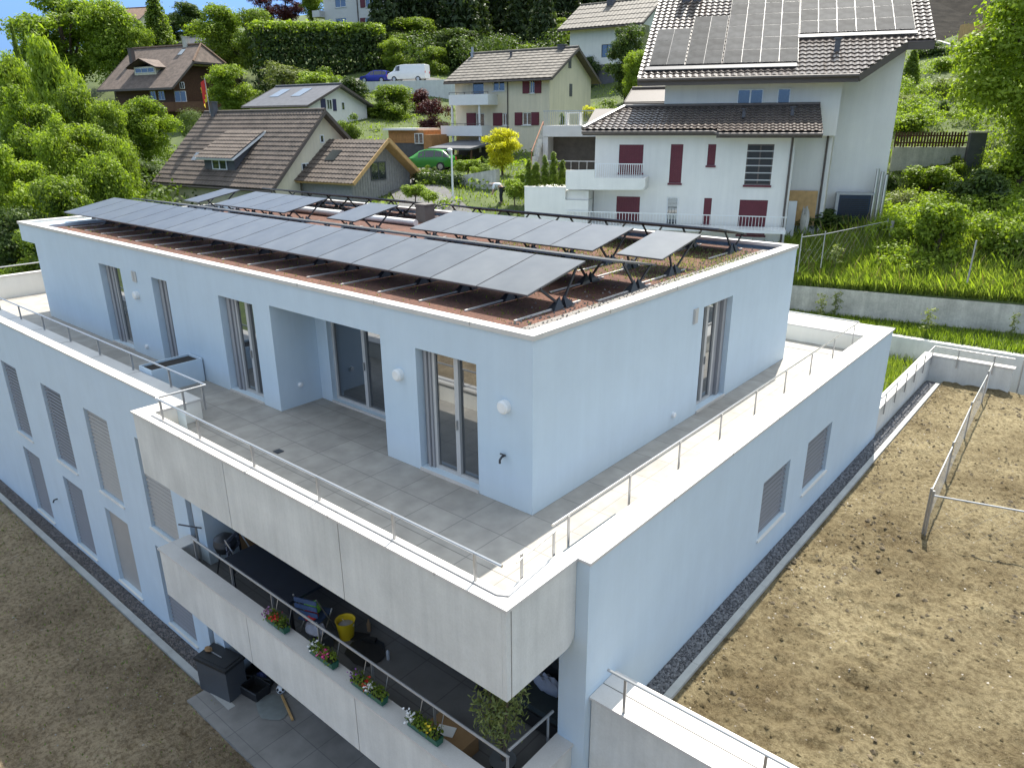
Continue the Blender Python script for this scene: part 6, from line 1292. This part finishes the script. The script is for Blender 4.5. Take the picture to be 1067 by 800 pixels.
for k,(px,pt,wp,d,kd,lab) in enumerate(((452,48,40,97,'round_b','round green bush-like tree behind the right end of the white van'),(505,52,44,98,'dark_a','dark bush-like tree peeking over the left half of the cream house roof'),(548,46,44,98,'round_b','green bush-like tree peeking over the right half of the cream house roof'),(412,40,40,100,'round_b','bright bush-like tree between the clipped hedge and the white van'),(610,58,36,86,'dark_a','dark bush-like tree left of the white block house wall'))):
    T(kd,lab,px,pt,wp,d,hfix=6)
# dark conifer wood along the top: reads as one mass
r=np.random.default_rng(77); Vs=[];Ts=[]
cv=PROTO['conifer'][0]; co_=np.empty(len(cv.vertices)*3,np.float32); cv.vertices.foreach_get('co',co_); co_=co_.reshape(-1,4,3); tn=np.empty(len(cv.polygons),np.float32); cv.attributes['tint'].data.foreach_get('value',tn)
for k in range(64):
    px=r.uniform(385,720); d=r.uniform(104,150); p=D(px,30,d); z=hz(p[0],p[1]); h=r.uniform(13,20); s=h/10.; wv=s*r.uniform(.8,1.15); a=r.uniform(0,6.28); keep=r.random(len(co_))<.42; c=co_[keep]*1.0
    ctr=c.mean(1,keepdims=True); c=ctr+(c-ctr)*1.5; X=c[...,0]*cos(a)-c[...,1]*sin(a); Y=c[...,0]*sin(a)+c[...,1]*cos(a); Vs.append(np.stack([X*wv+p[0],Y*wv+p[1],c[...,2]*s+z-1],-1)); Ts.append(np.clip(tn[keep]+r.uniform(-.2,.25),0,1))
me=quads('conifer_wood',np.concatenate(Vs).reshape(-1,3),np.concatenate(Ts),LF['conifer']); o=bpy.data.objects.new('conifer_wood',me); COL.objects.link(o); tag(o,'dark conifer wood along the top of the hill','wood',kind='stuff')
T('round_a','sunlit broadleaf tree at the edge of the conifer wood, left of the white block house',580,12,34,105)
T('dark_a','dark leafy tree hugging the right side of the white block house',655,26,54,72)
T('round_b','dense mid-green tree below the white block house, left of the big tiled roof',668,52,46,66)
T('shrub_yellow','yellow-green shrub beside the low white outbuilding',668,90,30,55,'bush',hfix=2.5)
T('shrub_mid','green bush behind the railed garage terrace',628,104,40,58,'bush',hfix=2.2)
T('shrub_yellow','small yellow bush behind the railing, left of the garage terrace bushes',615,110,18,57,'bush',hfix=1.6)
T('cypress','small dark conifer behind the railing of the garage terrace',586,118,9,52,'cypress',hfix=2)
# gardens in the middle
T('yellow','vivid yellow-green weeping tree by the lane in front of the cream house',523,133,46,51)
T('shrub_fresh','yellow-green rounded shrub right beside the bending person',536,186,26,42.5,'bush',py_base=213)
T('shrub_fresh','small bright shrub under the weeping yellow-green tree',548,176,26,45,'bush',py_base=195)
for (px,pt,wp,lab) in ((551,166,11,'leftmost cypress of the row on the white garden wall'),(559.5,169,10,'second cypress from the left on the white garden wall'),(568,162,11,'third cypress from the left on the white garden wall'),(577,158.5,12,'tallest cypress of the row on the white garden wall'),(586,167,11,'rightmost cypress of the row, beside the balcony'),(556,172,8,'smallest cypress, tucked between the two leftmost')):
    T('cypress',lab,px,pt,wp,float(f9.depth(px,194,-.85)),'cypress',group='cypresses on the white garden wall',py_base=195.5)
iv0=D(436,192,54);iv1=D(482,196,49); ivy=empty('ivy_hedge',tuple(iv0),atan2(iv1[1]-iv0[1],iv1[0]-iv0[0]),'dark ivy hanging over the lane wall behind the street lamp','ivy'); L_=float(np.hypot(*(iv1-iv0)[:2]))
me=leafcloud('leaf_mass',5000,[(u,-.15,z+u*(iv1[2]-iv0[2])/L_,.5,.35,.45) for u in np.arange(0,L_,.45) for z in (-.9,-.2,.45)],.20,63,LF['dark'],inner=.15); o=bpy.data.objects.new('leaf_mass',me); COL.objects.link(o); o.parent=ivy
for k,(px,pt,wp,d,kd,lab) in enumerate(((442,172,14,55,'shrub_mid','small round shrub in front of the green car'),(452,174,14,54,'shrub_dark','darker round shrub in front of the green car, right of the other'),(487,166,30,51,'shrub_fresh','spreading shrub above the curved concrete wall'),(500,170,24,50,'shrub_mid','low shrub at the end of the curved concrete wall'))):
    T(kd,lab,px,pt,wp,d,'bush',py_base=pt+18)
T('shrub_fresh','bright low bush by the lane right of the farmhouse annex',432,192,28,43,'bush',py_base=210)
T('shrub_fresh','second bright low bush in front of the farmhouse annex corner',446,198,24,42,'bush',py_base=213)
# right hand slope
proto('sapling',[(.25*cos(k*2.1)*f,.25*sin(k*2.1)*f,.3+.17*k,.2,.2,.14) for k in range(9) for f in (.3,1.)],190,.16,'olive',1.3,.015,29,limbs=3,inner=.4)
BU=[('shrub_fresh','big rounded bush below the stained concrete garden wall',973,172,52,42,208),('shrub_olive','pale green bush right of the heat pump',940,196,50,40,236),('shrub_mid','bush at the foot of the stone steps, right of the big rounded bush',996,162,28,43,196),('shrub_dark','small dark bush against the stained concrete wall',928,180,24,43,206),
('cone','dark conical conifer beside the right wall of the white house',953,52,34,56,112),('shrub_olive','grey flowering bush below the dark conical conifer',948,96,34,52,128),('shrub_fresh','yellow-green shrub above the picket fence',950,118,34,48,142),('shrub_mid','round shrub above the right half of the picket fence',1003,108,40,49,146),('shrub_dark','narrow dark shrub above the middle of the picket fence',985,106,20,50,146),
('shrub_dark','dark shrub under the eave end of the big tiled roof',972,44,40,62,72),('shrub_fresh','light shrub on the upper slope below the low kerb wall',1000,58,46,57,90),('shrub_olive','silvery bush in the middle of the upper slope',985,78,50,53,112),('shrub_fresh','leafy shrub at the right of the upper slope under the big tree',1030,84,50,50,124),
('shrub_mid','large dense bush at the right edge of the tall grass',1052,205,70,31,292),('shrub_fresh','tall leafy bush left of the metal stake in the tall grass',985,210,54,31.5,272),('shrub_loose','loose weedy bush in the middle of the tall grass',950,226,46,33.5,272),('shrub_dark','dark bush behind the metal stake at the right',1030,176,60,36,236),('shrub_mid','bush on the slope at the right edge, above the large dense one',1058,156,44,40,200),
('shrub_dark','low spreading dark juniper in the long white planter',858,218,54,38,243),('sapling','small reddish weed among the tall grass near the fence',873,254,16,32,278)]
for kd,lab,px,pt,wp,d,pb in BU: T(kd,lab,px,pt,wp,d,'bush' if kd!='cone' else 'tree',py_base=pb)
# big tree on the right edge: large leaves near the camera
proto('big',lobes_round(31,42,3.1,.6,9.4,1.15,7),30000,.20,'fresh',3,.22,31,inner=.3)
T('big','big leafy tree leaning in from the right edge at the top',1122,-70,200,36)
T('round_b','leafy bush on the right edge, below and behind the big leaning tree',1078,84,60,47,'bush',py_base=160)
# tall grass and weeds above the long wall, the dark strip between the walls
def behind(r,n,x0,x1,d0,d1):
    x=r.uniform(x0,x1,n); k=r.random(n)**1.4; return np.c_[x,24.15+(x+4.4)*.229+d0+(d1-d0)*k]
tufts('tall_grass',44000,lambda r,n:behind(r,n,-8,16,0,5.5),.46,LF['grass'],71,None,hill,.02,.9)
tufts('tall_grass',16000,lambda r,n:behind(r,n,-9,18,5,22),.3,LF['grass'],72,None,hill,.035,1.)
tufts('weeds',5000,lambda r,n:behind(r,n,-8,16,0,9),.7,LF['mid'],73,None,hill,.03,.8)
tufts('dry_stalks',1300,lambda r,n:behind(r,n,-6,16,0,8),.8,LF['dry'],74,None,hill,.015,.35)
def strip(r,n): x=r.uniform(-8,18,n); return np.c_[x,23.32+r.random(n)*(.65+(x+4.4)*.229)]
tufts('grass_strip_blades',16000,strip,.24,LF['mid'],75,None,lambda xy:np.full(len(xy),-1.98),.02,.6)
def wide(r,n):
    px=r.uniform(360,1067,n); d=34+70*r.random(n); P=np.array([D(a,150,b)[:2] for a,b in zip(px,d)]); return P
tufts('meadow_grass',30000,wide,.20,LF['grass'],76,None,hill,.05,.9)
uc=[]
rs=np.random.default_rng(81)
for k in range(420):
    px=rs.uniform(915,1085); py=rs.uniform(60,275)
    if px<1012 and 145<py<200: continue
    d=31+ (275-py)/215*27; p=D(px,py,d); s_=rs.uniform(.25,.75); uc.append((p[0],p[1],hz(p[0],p[1])+.3+s_*.3,s_,s_,s_*rs.uniform(.6,1.)))
me=leafcloud('undergrowth',34000,uc,.16,82,LF['fresh'],inner=.25); o=bpy.data.objects.new('undergrowth',me); COL.objects.link(o); tag(o,'tangled weeds and brambles covering the slope','undergrowth',kind='stuff')
uc=[]
for k in range(200):
    px=rs.uniform(-40,720); py=rs.uniform(95,215); d=44+(215-py)/120*50
    p=D(px,py,d); uc.append((p[0],p[1],hz(p[0],p[1])+.1,rs.uniform(.6,1.5),rs.uniform(.6,1.5),rs.uniform(.3,.7)))
me=leafcloud('ground_cover',12000,uc,.3,83,LF['fresh'],inner=.25); o=bpy.data.objects.new('ground_cover',me); COL.objects.link(o); o['kind']='stuff'
uc=[]
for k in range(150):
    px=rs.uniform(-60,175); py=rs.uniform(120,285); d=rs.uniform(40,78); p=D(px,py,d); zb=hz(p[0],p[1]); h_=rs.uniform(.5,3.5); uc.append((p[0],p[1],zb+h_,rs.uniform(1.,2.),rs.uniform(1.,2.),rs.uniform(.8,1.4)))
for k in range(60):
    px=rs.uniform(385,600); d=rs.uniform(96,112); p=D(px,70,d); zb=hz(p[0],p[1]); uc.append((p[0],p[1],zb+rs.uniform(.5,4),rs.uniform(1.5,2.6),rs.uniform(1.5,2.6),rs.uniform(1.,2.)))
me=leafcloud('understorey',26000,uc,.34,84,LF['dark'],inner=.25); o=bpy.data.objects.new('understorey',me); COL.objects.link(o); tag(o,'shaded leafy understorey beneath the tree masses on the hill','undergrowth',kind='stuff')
# saplings growing in front of the long wall
for px,pt,wp,lab in ((858,305,12,'small sapling in front of the long weathered wall, left'),(873,303,12,'thin sapling right beside the left sapling by the long wall'),(970,320,16,'sprawling weed in the middle of the long weathered wall'),(1059,325,10,'upright weed at the right end of the long weathered wall')):
    p=onZ(px,pt+30,-1.9); T('sapling',lab,px,pt,wp,float((p-CAM)@_f),'sapling',py_base=pt+30)
